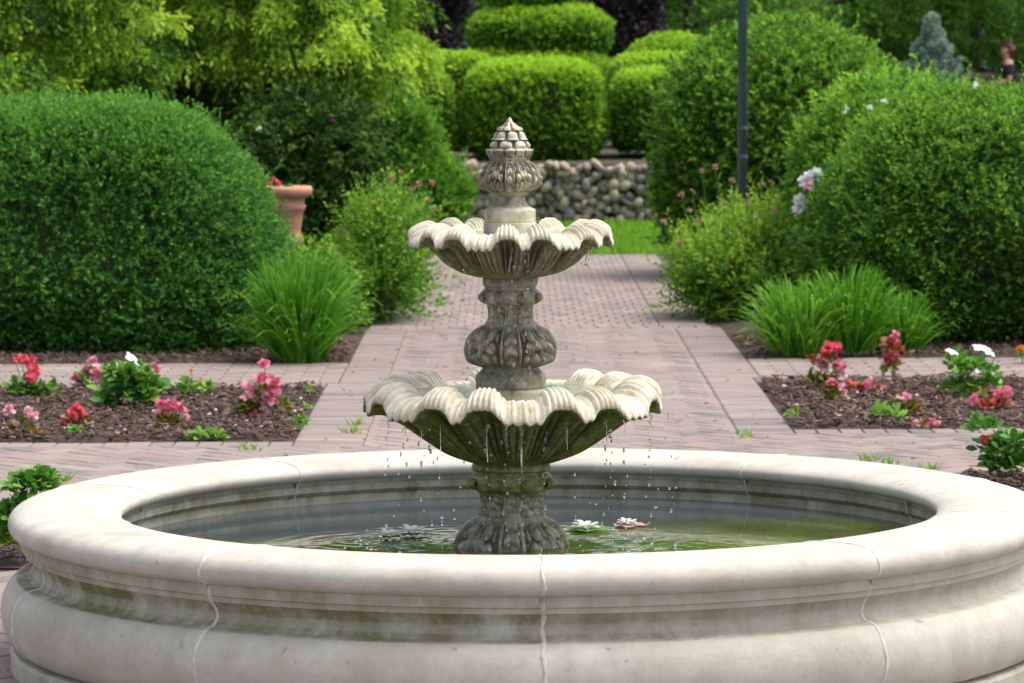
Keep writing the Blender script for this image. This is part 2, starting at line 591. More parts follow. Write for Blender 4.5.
# ------------------------------------------------------------------ ground
def rect_sheet(name, x0, x1, D0, D1, z, mat, label, nx=2, ny=2, amp=0.0, f=3.0, zf=None):
    xs, ys = np.linspace(x0, x1, nx), np.linspace(yd(D0), yd(D1), ny)
    X, Y = np.meshgrid(xs, ys)
    Z = np.full_like(X, z)
    P = np.stack([X, Y, Z], -1).reshape(-1, 3)
    if amp:
        e = np.minimum.reduce([X - x0, x1 - X, Y - ys[0], ys[-1] - Y]).ravel()
        P[:, 2] += amp * (lump(P, f, 2) + .5 * lump(P, f * 3, 4)) * np.clip(e / .15, 0, 1) + amp * 1.2 * np.clip(e / .2, 0, 1)
    if zf is not None:
        P[:, 2] += zf(P)
    i = np.arange(nx * ny).reshape(ny, nx)
    F = np.stack([i[:-1, :-1], i[:-1, 1:], i[1:, 1:], i[1:, :-1]], -1).reshape(-1, 4)
    o = npmesh(name, P, F, mat, smooth=True)
    o['kind'] = 'structure'
    o['label'] = label
    return o


rect_sheet('ground', -300, 300, -60, 420, -.014, M['sand'], 'sandy ground under the brick paving and beds', 3, 3)
TERR = lambda P: .60 + .07 * np.clip(P[:, 1] / KD + CAMD - 44, 0, 12) / 4 * .9 + .02 * lump(P, 1.3, 2)
rect_sheet('terrain', -30, 34, 43.45, 120, 0, M['terrain'], 'raised ground with brown mulch above the stone wall', 40, 60, zf=TERR)
# ---- flower beds
BEDS = [('left', -4.2, -.99, 18.72, 21.85), ('right', 1.30, 4.6, 19.2, 22.1),
        ('front left', -3.9, -1.66, 14.15, 15.75), ('front right', 1.80, 4.0, 14.4, 17.15),
        ('hedge left', -6.0, -.93, 23.55, 36), ('hedge right', 1.34, 7.0, 23.7, 36)]
for nm, x0, x1, d0, d1 in BEDS:
    rect_sheet('soil', x0, x1, d0, d1, -.008, M['soil'], 'dark bark mulch of the %s bed' % nm, int((x1 - x0) / .06), int((d1 - d0) / .06), .012, 5.0)


def chips(name, label, areas, n):
    B, s = [], []
    tot = sum((a[1] - a[0]) * (a[3] - a[2]) for a in areas)
    for (x0, x1, d0, d1) in areas:
        k = int(n * (x1 - x0) * (d1 - d0) / tot)
        B.append(np.stack([rng.uniform(x0, x1, k), yd(rng.uniform(d0, d1, k)), rng.uniform(.004, .035, k)], 1))
    B = np.concatenate(B)
    k = len(B)
    A = unit(np.stack([rng.normal(size=k), rng.normal(size=k), rng.normal(size=k) * .3], 1))
    Nn = unit(np.stack([rng.normal(size=k) * .5, rng.normal(size=k) * .5, np.ones(k)], 1))
    S = np.cross(A, Nn)
    L, W = rng.uniform(.015, .055, k)[:, None], rng.uniform(.006, .017, k)[:, None]
    T = .004
    V = np.stack([B + A * L / 2 + S * W / 2, B + A * L / 2 - S * W / 2, B - A * L / 2 - S * W / 2, B - A * L / 2 + S * W / 2], 1)
    V2 = V - Nn[:, None] * T
    VV = np.concatenate([V, V2], 1)
    q = np.array([[0, 1, 2, 3], [0, 4, 5, 1], [1, 5, 6, 2], [2, 6, 7, 3], [3, 7, 4, 0]])
    F = (np.arange(k)[:, None, None] * 8 + q[None]).reshape(-1, 4)
    o = npmesh(name, VV.reshape(-1, 3), F, M['chip'], None, {'tint': np.repeat(np.clip(rng.beta(1.6, 2.2, k), 0, 1), 8)})
    tag(o, label, 'mulch', None, 'stuff')


chips('mulch_chips', 'brown bark chips strewn over the left flower bed', [(-3.1, -1.0, 18.75, 21.8)], 6500)
chips('mulch_chips', 'brown bark chips strewn over the right flower bed', [(1.32, 3.3, 19.22, 22.08)], 6500)
chips('mulch_chips', 'bark chips on the small beds beside the pool', [(-2.4, -1.68, 14.2, 15.7), (1.83, 2.6, 14.5, 17.1)], 2600)
chips('mulch_chips', 'bark chips along the foot of the hedges', [(-3.4, -.95, 23.57, 25.2), (1.36, 3.6, 23.72, 25.4)], 4500)


# ---- brick paving
class Bricks:
    def __init__(s):
        s.v, s.f, s.t = [], [], []

    def add(s, poly, t=None):
        k = len(poly)
        if k < 3:
            return
        cx, cy = sum(p[0] for p in poly) / k, sum(p[1] for p in poly) / k
        z = random.uniform(-.0015, .0015)
        tx, ty = random.gauss(0, .006), random.gauss(0, .006)
        b = len(s.v)
        for (dr, dz) in ((.006, 0), (.0, -.005), (0, -.03)):
            for x, y in poly:
                dx, dy = x - cx, y - cy
                l = math.hypot(dx, dy) + 1e-6
                s.v.append((x - dx / l * dr * 1.3, y - dy / l * dr * 1.3, z + dz + tx * dx + ty * dy))
        s.f.append(tuple(b + i for i in range(k)))
        for q in (0, 1):
            for i in range(k):
                j = (i + 1) % k
                s.f.append((b + q * k + j, b + q * k + i, b + (q + 1) * k + i, b + (q + 1) * k + j))
        t = min(1, max(0, random.gauss(.5, .22))) if t is None else t
        s.t += [t] * (3 * k)


def clip(poly, x0, x1, y0, y1):
    for ax, lim, sg in ((0, x0, 1), (0, x1, -1), (1, y0, 1), (1, y1, -1)):
        out = []
        for i in range(len(poly)):
            p, q = poly[i], poly[(i + 1) % len(poly)]
            a, c = (p[ax] - lim) * sg, (q[ax] - lim) * sg
            if a >= 0:
                out.append(p)
            if (a >= 0) != (c >= 0):
                u = a / (a - c)
                out.append((p[0] + (q[0] - p[0]) * u, p[1] + (q[1] - p[1]) * u))
        poly = out
        if len(poly) < 3:
            return []
    ar = sum(poly[i][0] * poly[(i + 1) % len(poly)][1] - poly[(i + 1) % len(poly)][0] * poly[i][1] for i in range(len(poly)))
    return poly if abs(ar) > .0016 else []


BR = Bricks()
W_ = .106
G_ = .0028


def herring(x0, x1, D0, D1, holes=()):
    y0, y1 = yd(D0), yd(D1)
    c = s = math.sqrt(.5)
    cx, cy = (x0 + x1) / 2, (y0 + y1) / 2
    R = int(math.hypot(x1 - x0, y1 - y0) / 2 / W_) + 3
    for i in range(-R, R):
        for j in range(-R, R):
            m = (i - j) % 4
            if m == 0:
                w, l = 2, 1
            elif m == 3:
                w, l = 1, 2
            else:
                continue
            a0, a1, b0, b1 = i * W_ + G_, (i + w) * W_ - G_, j * W_ + G_, (j + l) * W_ - G_
            poly = [(cx + p * c - q * s, cy + p * s + q * c) for p, q in ((a0, b0), (a1, b0), (a1, b1), (a0, b1))]
            mx, my = sum(p[0] for p in poly) / 4, sum(p[1] for p in poly) / 4
            if mx < x0 - .2 or mx > x1 + .2 or my < y0 - .2 or my > y1 + .2:
                continue
            if mx * mx + my * my < 1.25 ** 2:
                continue
            if any(h[0] - .1 < mx < h[1] + .1 and h[2] - .1 < my / KD + CAMD < h[3] + .1 for h in holes):
                continue
            BR.add(clip(poly, x0, x1, y0, y1))


def course(x0, x1, D0, D1, lx, ly, bond=.5):
    y0, y1 = yd(D0), yd(D1)
    ny = max(1, round((y1 - y0) / ly))
    nx = max(1, round((x1 - x0) / lx))
    sx, sy = (x1 - x0) / nx, (y1 - y0) / ny
    for j in range(ny):
        o = (j % 2) * bond * sx if ny > 1 and nx > 1 else 0
        for i in range(-1, nx + 1):
            a0, a1 = max(x0 + i * sx + o, x0), min(x0 + (i + 1) * sx + o, x1)
            if a1 - a0 < .03:
                continue
            BR.add([(a0 + G_, y0 + j * sy + G_), (a1 - G_, y0 + j * sy + G_), (a1 - G_, y0 + (j + 1) * sy - G_), (a0 + G_, y0 + (j + 1) * sy - G_)])


SIDE = [BEDS[2][1:], BEDS[3][1:]]
herring(-3.9, 4.0, 8.5, 18.5, SIDE)
course(-4.2, -.99, 18.5, 18.72, .106, .22)                # soldier course before the left bed
course(1.30, 4.6, 18.98, 19.2, .106, .22)
course(-4.2, -.99, 21.85, 22.06, .106, .21)
course(-4.2, -.93, 22.06, 23.55, .212, .106)              # walk behind the beds
course(1.30, 4.6, 22.1, 22.31, .106, .21)
course(1.34, 4.6, 22.31, 23.7, .212, .106)
herring(1.0, 4.0, 18.5, 18.98)
herring(-.67, 1.04, 18.5, 26.4)                            # main walk
course(-.99, -.67, 18.5, 22.06, .32, .106)
course(-.93, -.67, 22.06, 26.4, .26, .106)
course(1.04, 1.30, 18.98, 22.31, .26, .106)
course(1.04, 1.34, 22.31, 26.4, .30, .106)
course(-.92, 1.28, 26.4, 26.62, .106, .22)
course(-.62, .95, 26.62, 36.2, .106, .212)                # far walk, running lengthwise
course(-.92, -.62, 26.62, 36.2, .30, .106)
course(.95, 1.26, 26.62, 36.2, .31, .106)
me = bpy.data.meshes.new('pavement')
me.from_pydata(BR.v, [], BR.f)
a_ = me.attributes.new('tint', 'FLOAT', 'POINT')
tt = np.array(BR.t, np.float32)
vv = np.array(BR.v)
tt = np.clip(tt + .16 * lump(vv * np.array([1, 1, 0]), 1.1, 3), 0, 1)
a_.data.foreach_set('value', tt.astype(np.float32))
me.materials.append(M['brick'])
pav = bpy.data.objects.new('pavement', me)
COL.objects.link(pav)
tag(pav, 'pinkish grey brick paving laid in herringbone round the pool', 'paving', None, 'structure')

# ---- lawn
rect_sheet('lawn', -5, 8, 36.2, 43.3, -.006, M['turf'], 'mown green lawn before the stone wall', 30, 20, .01, 2)


def blades(name, label, pts, h, w, mat, cat, lean=.35):
    n = len(pts)
    d = rng.normal(size=(n, 2)) * lean
    hh = h * rng.uniform(.6, 1.3, n)
    tip = pts + np.stack([d[:, 0] * hh, d[:, 1] * hh, hh], 1)
    a = rng.uniform(0, PI, n)
    s = np.stack([np.cos(a), np.sin(a), np.zeros(n)], 1) * w / 2
    V = np.stack([pts - s, pts + s, tip], 1).reshape(-1, 3)
    o = npmesh(name, V, np.arange(3 * n).reshape(-1, 3), mat, None, {'tint': np.repeat(rng.uniform(0, 1, n), 3)})
    return tag(o, label, cat, None, 'stuff')


rect_sheet('lawn', -60, -6.0, 12, 60, -.006, M['turf'], 'lawn stretching away left of the hedge bed', 40, 30, .01, 2)
rect_sheet('lawn', 8.0, 60, 12, 43.3, -.006, M['turf'], 'lawn stretching away right of the hedge bed', 40, 30, .01, 2)
n = 26000
blades('lawn_grass', 'short bright green grass of the lawn', np.stack([rng.uniform(-1.5, 2.6, n), yd(rng.uniform(36.2, 43.2, n)), np.zeros(n)], 1), .05, .014, M['lawn'], 'grass')

# ------------------------------------------------------------------ pool basin
PC = (16 * CAMD / FPX, 0.0)          # pool centre


def stain_out(r, z, th):
    if z > .375 or r < 1.3:
        return 0.0
    if .325 < z:
        s = .85
    elif .255 < z:
        s = 1.6 if z > .295 else 1.0 if z > .27 else 1.5
    elif z > .2:
        s = .22
    else:
        s = .12 + max(0, (.09 - z)) * 8
    # greener to the left than to the right
    return s * (.70 - .50 * math.cos(th + .3) * (1 if math.cos(th + .3) > 0 else .3)) + .08


def arc_mesh(name, prof, th0, th1, n, mat, parent, stain, closed=True, jit=None):
    m = n + 1
    V, F, T = [], [], []
    for r, z in prof:
        for k in range(m):
            th = th0 + (th1 - th0) * k / n
            V.append((r * math.cos(th), r * math.sin(th), z))
            T.append(stain(r, z, th))
    K = len(prof)
    for i in range(K if closed else K - 1):
        i2 = (i + 1) % K
        for k in range(n):
            F.append((i * m + k, i * m + k + 1, i2 * m + k + 1, i2 * m + k))
    o = npmesh(name, V, np.array(F), mat, parent, {'stain': T}, smooth=True)
    o.data.set_sharp_from_angle(angle=math.radians(32))
    return o


def spline(pts, n):
    """Catmull-Rom through rows of equal length"""
    P = np.array(pts, float)
    P = np.vstack([2 * P[0] - P[1], P, 2 * P[-1] - P[-2]])
    out = []
    for i in range(1, len(P) - 2):
        for k in range(n):
            t = k / n
            out.append(.5 * ((2 * P[i]) + (-P[i - 1] + P[i + 1]) * t + (2 * P[i - 1] - 5 * P[i] + 4 * P[i + 1] - P[i + 2]) * t * t
                             + (-P[i - 1] + 3 * P[i] - 3 * P[i + 1] + P[i + 2]) * t ** 3))
    out.append(P[-2])
    return np.array(out)


basin = thing('pool_basin', 'round pale stone pool basin with a wide rounded rim and swollen wall', 'pool', (PC[0], PC[1], 0))
rim_prof = list(map(tuple, spline([(1.468, .373), (1.494, .388), (1.502, .408), (1.496, .430), (1.474, .447), (1.42, .457), (1.33, .457),
                                   (1.255, .453), (1.206, .444), (1.180, .428), (1.182, .408), (1.198, .397)], 3)))
rim_prof += [(1.21, .3965), (1.46, .3735)]
wall_prof = [(1.467, .3745), (1.467, .346), (1.459, .342), (1.457, .328), (1.447, .325)]
wall_prof += list(map(tuple, spline([(1.446, .323), (1.436, .307), (1.432, .288), (1.438, .270), (1.449, .260)], 3)))
wall_prof += list(map(tuple, spline([(1.459, .260), (1.490, .249), (1.516, .214), (1.526, .162), (1.517, .110), (1.496, .075), (1.472, .061)], 4)))
wall_prof += [(1.466, .058)]
wall_prof += [(1.25, .058), (1.22, .30), (1.222, .345), (1.214, .352), (1.206, .360), (1.206, .378), (1.214, .384), (1.216, .3958)]
base_prof = [(1.500, -.05), (1.500, .046), (1.492, .055), (1.475, .0585), (1.25, .0585), (1.25, -.05)]
in_stain = lambda r, z, th: stain_out(r, z, th) if r > 1.3 else (.95 if .335 < z < .39 else .55 if z < .336 else .0)
GAP = .0016
JOINTS = [-PI / 2 + .02 + k * PI / 5 for k in range(10)]
for k in range(10):
    a0, a1 = JOINTS[k] + GAP, JOINTS[k] + PI / 5 - GAP
    arc_mesh('coping_stone', rim_prof, a0, a1, 22, M['basin'], basin, in_stain)
    arc_mesh('wall_stone', wall_prof, a0, a1, 22, M['basin'], basin, in_stain)
arc_mesh('plinth', base_prof, 0, 2 * PI, 160, M['basin'], basin, lambda r, z, th: .5)
for k in range(10):
    off = [1.0]
    V, F = [], []
    path = [(r + .0, z) for r, z in rim_prof[:-2]]
    outp = list(reversed(wall_prof[:-8]))
    full = outp + path                      # from plinth up the wall and over the rim
    inn = [(1.198, .397), (1.207, .378), (1.207, .360), (1.222, .345), (1.22, .30)]
    full = full + inn
    w0 = .0052 if k in (0,) else .0045
    for i, (r, z) in enumerate(full):
        pr, pz = full[max(i - 1, 0)]
        nr, nz = full[min(i + 1, len(full) - 1)]
        tx, tz = nr - pr, nz - pz
        l = math.hypot(tx, tz) + 1e-9
        ox, oz = -tz / l, tx / l
        wj = w0 * random.uniform(.7, 1.25) * (.55 if i > len(outp) + 14 else 1)
        sh = .0016 * math.sin(i * .55 + k) + random.uniform(-.0006, .0006)
        for sgn, pr_ in ((-1, -.002), (-.6, .0022), (.6, .0022), (1, -.002)):
            th = JOINTS[k] + sh + sgn * wj
            rr, zz = r - ox * pr_, z - oz * pr_
            V.append(((rr) * math.cos(th), (rr) * math.sin(th), zz))
    for i in range(len(full) - 1):
        for q in range(3):
            F.append((i * 4 + q, i * 4 + q + 1, (i + 1) * 4 + q + 1, (i + 1) * 4 + q))
    npmesh('mortar_joint', V, np.array(F), M['mortar'], basin, smooth=True)
# pool floor inside
mb = MB()
mb.lathe([(0.001, .05), (1.26, .05)], 64)
mb.build('basin_floor', M['basin'], basin)

WZ = .320
# water sheet with rings around the splash points
nr, nth = 150, 220
rr = np.linspace(.02, 1.2195, nr)
th = np.linspace(0, 2 * PI, nth, endpoint=False)
Rg, Tg = np.meshgrid(rr, th, indexing='ij')
X, Y = Rg * np.cos(Tg), Rg * np.sin(Tg)
Z = np.zeros_like(X)
for k in range(34):
    a = rng.uniform(0, 2 * PI)
    q = rng.uniform(.34, .46)
    dx, dy = q * math.cos(a) - PC[0], q * math.sin(a)
    dd = np.hypot(X - dx, Y - dy)
    Z += .00028 * np.sin(dd * 95 - rng.uniform(0, 6)) * np.exp(-dd * rng.uniform(6, 10))
V = np.stack([X, Y, Z], -1).reshape(-1, 3)
i = np.arange(nr * nth).reshape(nr, nth)
j = np.roll(i, -1, 1)
F = np.stack([i[:-1], i[1:], j[1:], j[:-1]], -1).reshape(-1, 4)
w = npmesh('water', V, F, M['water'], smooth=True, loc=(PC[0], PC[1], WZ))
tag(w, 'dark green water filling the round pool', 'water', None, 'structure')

# ------------------------------------------------------------------ tiered fountain
fnt = thing('tiered_fountain', 'tall two tiered stone fountain with scalloped bowls and carved pineapple finial', 'fountain', (-.004, 0, 0))


def revolve(name, prof, nth, disp, stain, parent, mat=None, cavf=None, xo=0.0):
    """prof (n,2) r,z ; disp(th[nth], s[n], r, z) -> (dr, dz) grids; attributes by stain(th,s,r,z)"""
    P = np.asarray(prof)
    n = len(P)
    s = np.linspace(0, 1, n)
    th = np.linspace(0, 2 * PI, nth, endpoint=False)
    S, T = np.meshgrid(s, th, indexing='ij')
    R0 = np.repeat(P[:, :1], nth, 1)
    Z0 = np.repeat(P[:, 1:2], nth, 1)
    dr, dz, cav = disp(T, S, R0, Z0)
    R, Z = R0 + dr, Z0 + dz
    V = np.stack([R * np.cos(T) + xo, R * np.sin(T), Z], -1).reshape(-1, 3)
    i = np.arange(n * nth).reshape(n, nth)
    j = np.roll(i, -1, 1)
    F = np.stack([i[:-1], j[:-1], j[1:], i[1:]], -1).reshape(-1, 4)
    st = stain(T, S, R, Z)
    return npmesh(name, V, F, mat or M['fount'], parent, {'stain': st.ravel(), 'cav': np.broadcast_to(cav, T.shape).ravel()}, smooth=True)


def bowl(name, st, amp, nper, phase, ribs, teeth, flute, moss, parent, xo=0.0):
    """st rows: r, z, arch weight, rib weight, teeth weight, flute weight, stain"""
    Q = spline(st, 6)

    def arch(T):
        p = 2 * PI / nper
        d = (T - phase + p / 2) % p - p / 2
        h = p * .195
        w = p * .135
        return np.clip(np.exp(-np.abs((d - h) / w) ** 4.5) + np.exp(-np.abs((d + h) / w) ** 4.5), 0, 1)

    def disp(T, S, R, Z):
        aw, rw, tw, fw = [np.repeat(Q[:, k:k + 1], T.shape[1], 1) for k in (2, 3, 4, 5)]
        A = arch(T)
        wob = .5 * np.sin(T * 3 + 1) + .5 * np.sin(T * 5 + 2)
        rb = np.cos(T * ribs + .8 * np.sin(T * 4))
        tth = np.abs(np.sin(T * teeth / 2))
        dz = amp * A * aw * (1 + .12 * wob) + .0030 * rb * rw * (.30 + .70 * A) - .006 * tw * (1 - A) * tth + .0018 * rw * (1 - A) * np.cos(T * teeth)
        dr = -.045 * A * fw * (R / R.max()) + .0060 * np.cos(T * teeth) * np.clip(fw, 0, 1) - .006 * A * tw
        dr = dr + .0022 * rb * np.clip(tw, 0, 1) * A
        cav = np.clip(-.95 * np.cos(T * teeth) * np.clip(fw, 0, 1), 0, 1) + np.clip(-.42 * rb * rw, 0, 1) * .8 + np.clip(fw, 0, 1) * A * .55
        return dr, dz, cav

    def stain(T, S, R, Z):
        s0 = np.repeat(Q[:, 6:7], T.shape[1], 1)
        return s0 + moss * .1 * np.sin(T * 2 + 1)

    return revolve(name, Q[:, :2], 1540, disp, stain, parent, xo=xo)


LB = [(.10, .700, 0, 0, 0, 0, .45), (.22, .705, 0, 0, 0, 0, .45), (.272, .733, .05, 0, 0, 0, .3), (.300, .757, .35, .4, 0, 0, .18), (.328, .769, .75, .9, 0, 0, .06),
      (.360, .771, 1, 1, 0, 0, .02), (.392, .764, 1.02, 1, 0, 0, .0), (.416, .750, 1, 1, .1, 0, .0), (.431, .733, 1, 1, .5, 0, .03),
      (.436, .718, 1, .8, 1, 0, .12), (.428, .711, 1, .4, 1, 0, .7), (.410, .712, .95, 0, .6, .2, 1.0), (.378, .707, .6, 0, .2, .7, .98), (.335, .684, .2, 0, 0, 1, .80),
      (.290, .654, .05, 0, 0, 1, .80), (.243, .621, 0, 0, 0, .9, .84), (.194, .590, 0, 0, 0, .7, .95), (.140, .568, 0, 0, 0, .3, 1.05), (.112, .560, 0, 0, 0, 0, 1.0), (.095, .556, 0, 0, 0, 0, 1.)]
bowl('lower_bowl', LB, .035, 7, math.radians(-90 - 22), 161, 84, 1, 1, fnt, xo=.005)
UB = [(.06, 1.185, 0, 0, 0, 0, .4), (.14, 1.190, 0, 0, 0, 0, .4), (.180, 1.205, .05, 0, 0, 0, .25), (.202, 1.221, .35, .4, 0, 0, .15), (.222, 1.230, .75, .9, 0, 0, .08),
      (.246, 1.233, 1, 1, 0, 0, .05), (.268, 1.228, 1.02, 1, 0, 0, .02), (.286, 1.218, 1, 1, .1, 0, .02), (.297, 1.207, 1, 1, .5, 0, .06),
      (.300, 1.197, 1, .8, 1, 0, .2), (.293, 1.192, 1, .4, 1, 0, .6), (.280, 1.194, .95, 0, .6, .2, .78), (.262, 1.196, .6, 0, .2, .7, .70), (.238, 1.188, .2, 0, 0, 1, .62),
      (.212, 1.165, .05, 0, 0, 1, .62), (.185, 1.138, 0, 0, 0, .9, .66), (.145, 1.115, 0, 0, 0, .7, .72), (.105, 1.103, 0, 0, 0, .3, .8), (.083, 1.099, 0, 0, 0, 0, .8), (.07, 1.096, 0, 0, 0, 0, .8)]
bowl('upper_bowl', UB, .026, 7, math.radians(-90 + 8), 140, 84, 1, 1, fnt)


def baluster(name, pts, bands, seed, base_stain, parent, scroll=None, leafk=8):
    """pts: (half width px, y px); bands: list of (y0,y1,kind,amp)"""
    Q = spline([(r / FPX * CAMD, zy(y)) for r, y in pts], 12)
    zs = lambda y: zy(y)

    def disp(T, S, R, Z):
        dr = np.zeros_like(T)
        cav = np.zeros_like(T)
        for (y0, y1, kind, amp) in bands:
            za, zb = zs(y1), zs(y0)
            t = np.clip((Z - za) / (zb - za), 0, 1)
            m = np.clip(t / .12, 0, 1) * np.clip((1 - t) / .12, 0, 1) * ((Z > za) & (Z < zb))
            p = 2 * PI / leafk
            d = ((T + PI / 2 + p / 2) % p - p / 2) / (p / 2)          # -1..1 in each panel, a panel faces the viewer
            if kind == 'panels':
                ad = np.abs(d)
                strap = np.exp(-((ad - .27) / .062) ** 2)
                chev = (ad < .19) * (.35 + .65 * np.abs(np.sin((t * 3.4 + ad * 1.5) * PI)))
                e = 1 - ad
                ins = np.clip((ad - .36) / .05, 0, 1)
                leaf = .9 * np.exp(-(e / .07) ** 2) * np.sin(np.clip(t * 1.1, 0, 1) * PI)
                for (be_, bt, br_, bh) in ((.22, .20, .19, 1), (.50, .22, .14, .8), (.40, .47, .16, 1), (.16, .56, .15, .9), (.30, .78, .16, .85), (.56, .72, .11, .6)):
                    leaf = np.maximum(leaf, bh * np.sqrt(np.clip(1 - ((e - be_) / br_) ** 2 - ((t - bt) / (br_ * 1.0)) ** 2, 0, 1)))
                leaf = leaf * (.84 + .16 * np.cos((t + e * 1.4) * 20))
                x = np.maximum(.85 * strap, chev * .7) + ins * leaf - .30
            elif kind == 'straps':
                strap = np.exp(-((np.abs(d) - .30) / .10) ** 2)
                chev = (np.abs(d) < .22) * (.5 + .5 * np.cos((t * 4.2 + np.abs(d) * 1.3) * 2 * PI))
                out = np.abs(d) > .42
                e = (np.abs(d) - .72)
                leaf = out * (.55 + .45 * np.cos(e * 9) * np.cos((t * 2.6 - np.abs(e) * 1.8) * 2 * PI))
                leaf2 = out * .35 * np.cos(e * 21 + 6 * np.sin(t * 8)) * np.cos(t * 19 + 3 * e)
                x = .8 * strap + .42 * chev + .75 * leaf + leaf2 - .35
            elif kind == 'acanthus':
                lobe = np.abs(np.sin(T * leafk * 1.0 + .0)) ** .7
                vein = .3 * np.cos((np.abs(d) * 2.2 + t * 2.8) * 2 * PI)
                x = lobe * (.5 + .5 * np.sin(t * PI)) + vein * lobe + .25 * np.cos(d * 17) - .5
            elif kind == 'gadroon':
                x = np.abs(np.cos(T * leafk * .5 * 2)) ** .8 - .5 + .15 * np.cos(t * 9)
            elif kind == 'pine':
                # overlapping bracts in offset rows
                rows = 3.0
                rw = np.floor(t * rows)
                ft = t * rows - rw
                ang = T * (leafk + 1) + rw * PI
                lobe = np.abs(np.cos(ang / 2))
                x = np.sqrt(np.clip(1 - ((1 - lobe) / .75) ** 2, 0, 1)) * np.sqrt(np.clip(1 - (ft - .35) ** 2 / .36, 0, 1)) - .45
            else:
                x = .5 * np.cos(T * leafk * 2) * np.sin(t * PI)
            dr = dr + amp * m * x
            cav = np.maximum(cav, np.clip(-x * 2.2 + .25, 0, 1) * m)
        P3 = np.stack([R * np.cos(T), R * np.sin(T), Z], -1).reshape(-1, 3)
        dr = dr + (.0014 * lump(P3, 60, seed % 5) + .0012 * lump(P3, 150, 2)).reshape(T.shape)
        return dr, np.zeros_like(T), cav

    return revolve(name, Q, 480, disp, lambda T, S, R, Z: base_stain(Z, T), parent)


def scrolls(parent, y, r, size, n, phase, base_stain):
    """little volutes standing out round a collar, one mesh"""
    zc = zy(y)
    for k in range(n):
        V, F = [], []
        a = phase + 2 * PI * k / n
        rc = r / FPX * CAMD
        ca, sa = math.cos(a), math.sin(a)
        m1, m2 = 14, 9
        for i in range(m2):
            w = (i / (m2 - 1) - .5) * size * 1.25
            q = math.sqrt(max(0.02, 1 - (2 * (i / (m2 - 1) - .5)) ** 2 * .9))
            for j in range(m1):
                t = 2 * PI * j / m1
                rr = size * .55 * q * (1 + .10 * math.cos(4 * t))
                x, z = rc + rr * math.cos(t), rr * math.sin(t)
                V.append((x * ca - w * sa, x * sa + w * ca, zc + z))
        for i in range(m2 - 1):
            for j in range(m1):
                F.append((i * m1 + j, i * m1 + (j + 1) % m1, (i + 1) * m1 + (j + 1) % m1, (i + 1) * m1 + j))
        npmesh('volute', V, np.array(F), M['fount'], parent, {'stain': [base_stain] * len(V), 'cav': [0.1] * len(V)}, smooth=True)


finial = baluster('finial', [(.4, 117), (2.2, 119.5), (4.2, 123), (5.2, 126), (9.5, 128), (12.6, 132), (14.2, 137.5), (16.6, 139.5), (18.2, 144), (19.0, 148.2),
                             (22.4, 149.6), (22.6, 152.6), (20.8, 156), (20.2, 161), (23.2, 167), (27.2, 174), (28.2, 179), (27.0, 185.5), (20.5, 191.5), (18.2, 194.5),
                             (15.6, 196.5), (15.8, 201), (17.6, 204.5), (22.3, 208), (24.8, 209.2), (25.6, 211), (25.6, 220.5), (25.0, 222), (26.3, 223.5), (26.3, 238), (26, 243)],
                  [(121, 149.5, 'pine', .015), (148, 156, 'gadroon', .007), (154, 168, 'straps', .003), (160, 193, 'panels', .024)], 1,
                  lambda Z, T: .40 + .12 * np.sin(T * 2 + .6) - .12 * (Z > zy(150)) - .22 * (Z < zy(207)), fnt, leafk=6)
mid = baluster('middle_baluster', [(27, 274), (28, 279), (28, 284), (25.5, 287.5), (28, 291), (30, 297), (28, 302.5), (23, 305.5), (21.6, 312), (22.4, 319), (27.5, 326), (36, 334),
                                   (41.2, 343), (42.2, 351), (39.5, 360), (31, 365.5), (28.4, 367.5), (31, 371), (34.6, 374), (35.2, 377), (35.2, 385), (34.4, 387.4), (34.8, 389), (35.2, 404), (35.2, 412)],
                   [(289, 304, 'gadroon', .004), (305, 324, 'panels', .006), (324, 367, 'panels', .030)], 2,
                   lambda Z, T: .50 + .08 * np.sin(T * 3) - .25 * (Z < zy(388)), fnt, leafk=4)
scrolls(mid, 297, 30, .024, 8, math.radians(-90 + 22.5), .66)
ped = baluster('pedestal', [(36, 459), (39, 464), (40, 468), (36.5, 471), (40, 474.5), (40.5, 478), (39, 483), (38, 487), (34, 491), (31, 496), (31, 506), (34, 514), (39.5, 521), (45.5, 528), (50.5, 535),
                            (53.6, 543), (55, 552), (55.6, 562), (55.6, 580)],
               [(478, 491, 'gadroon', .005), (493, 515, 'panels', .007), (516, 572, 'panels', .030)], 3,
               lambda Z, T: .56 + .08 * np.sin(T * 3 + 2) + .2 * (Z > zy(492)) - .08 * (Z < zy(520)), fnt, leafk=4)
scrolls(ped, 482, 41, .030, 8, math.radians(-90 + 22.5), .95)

for nm, r, z, lab in (('lower', .312, .7665, 'shallow greenish water held in the lower fountain bowl'), ('upper', .213, 1.2255, 'thin water held in the upper fountain bowl')):
    nr, nth = 40, 96
    rr = np.linspace(.02, r, nr)
    th = np.linspace(0, 2 * PI, nth, endpoint=False)
    Rg, Tg = np.meshgrid(rr, th, indexing='ij')
    X, Y = Rg * np.cos(Tg), Rg * np.sin(Tg)
    Z = np.zeros_like(X)
    for k in range(10):
        a = rng.uniform(0, 2 * PI)
        dd = np.hypot(X - .28 * math.cos(a), Y - .28 * math.sin(a))
        Z += .0012 * np.sin(dd * 130 - rng.uniform(0, 6)) * np.exp(-dd * 14)
    V = np.stack([X, Y, Z], -1).reshape(-1, 3)
    i = np.arange(nr * nth).reshape(nr, nth)
    j = np.roll(i, -1, 1)
    w = npmesh('water', V, np.stack([i[:-1], i[1:], j[1:], j[:-1]], -1).reshape(-1, 4), M['bowlwater'], smooth=True, loc=(.005 if nm == 'lower' else 0, 0, z))
    tag(w, lab, 'water', None, 'structure')

# ---- falling drops
dm = []


def drop(p, r, el=1.0):
    dm.append((p, r, el))


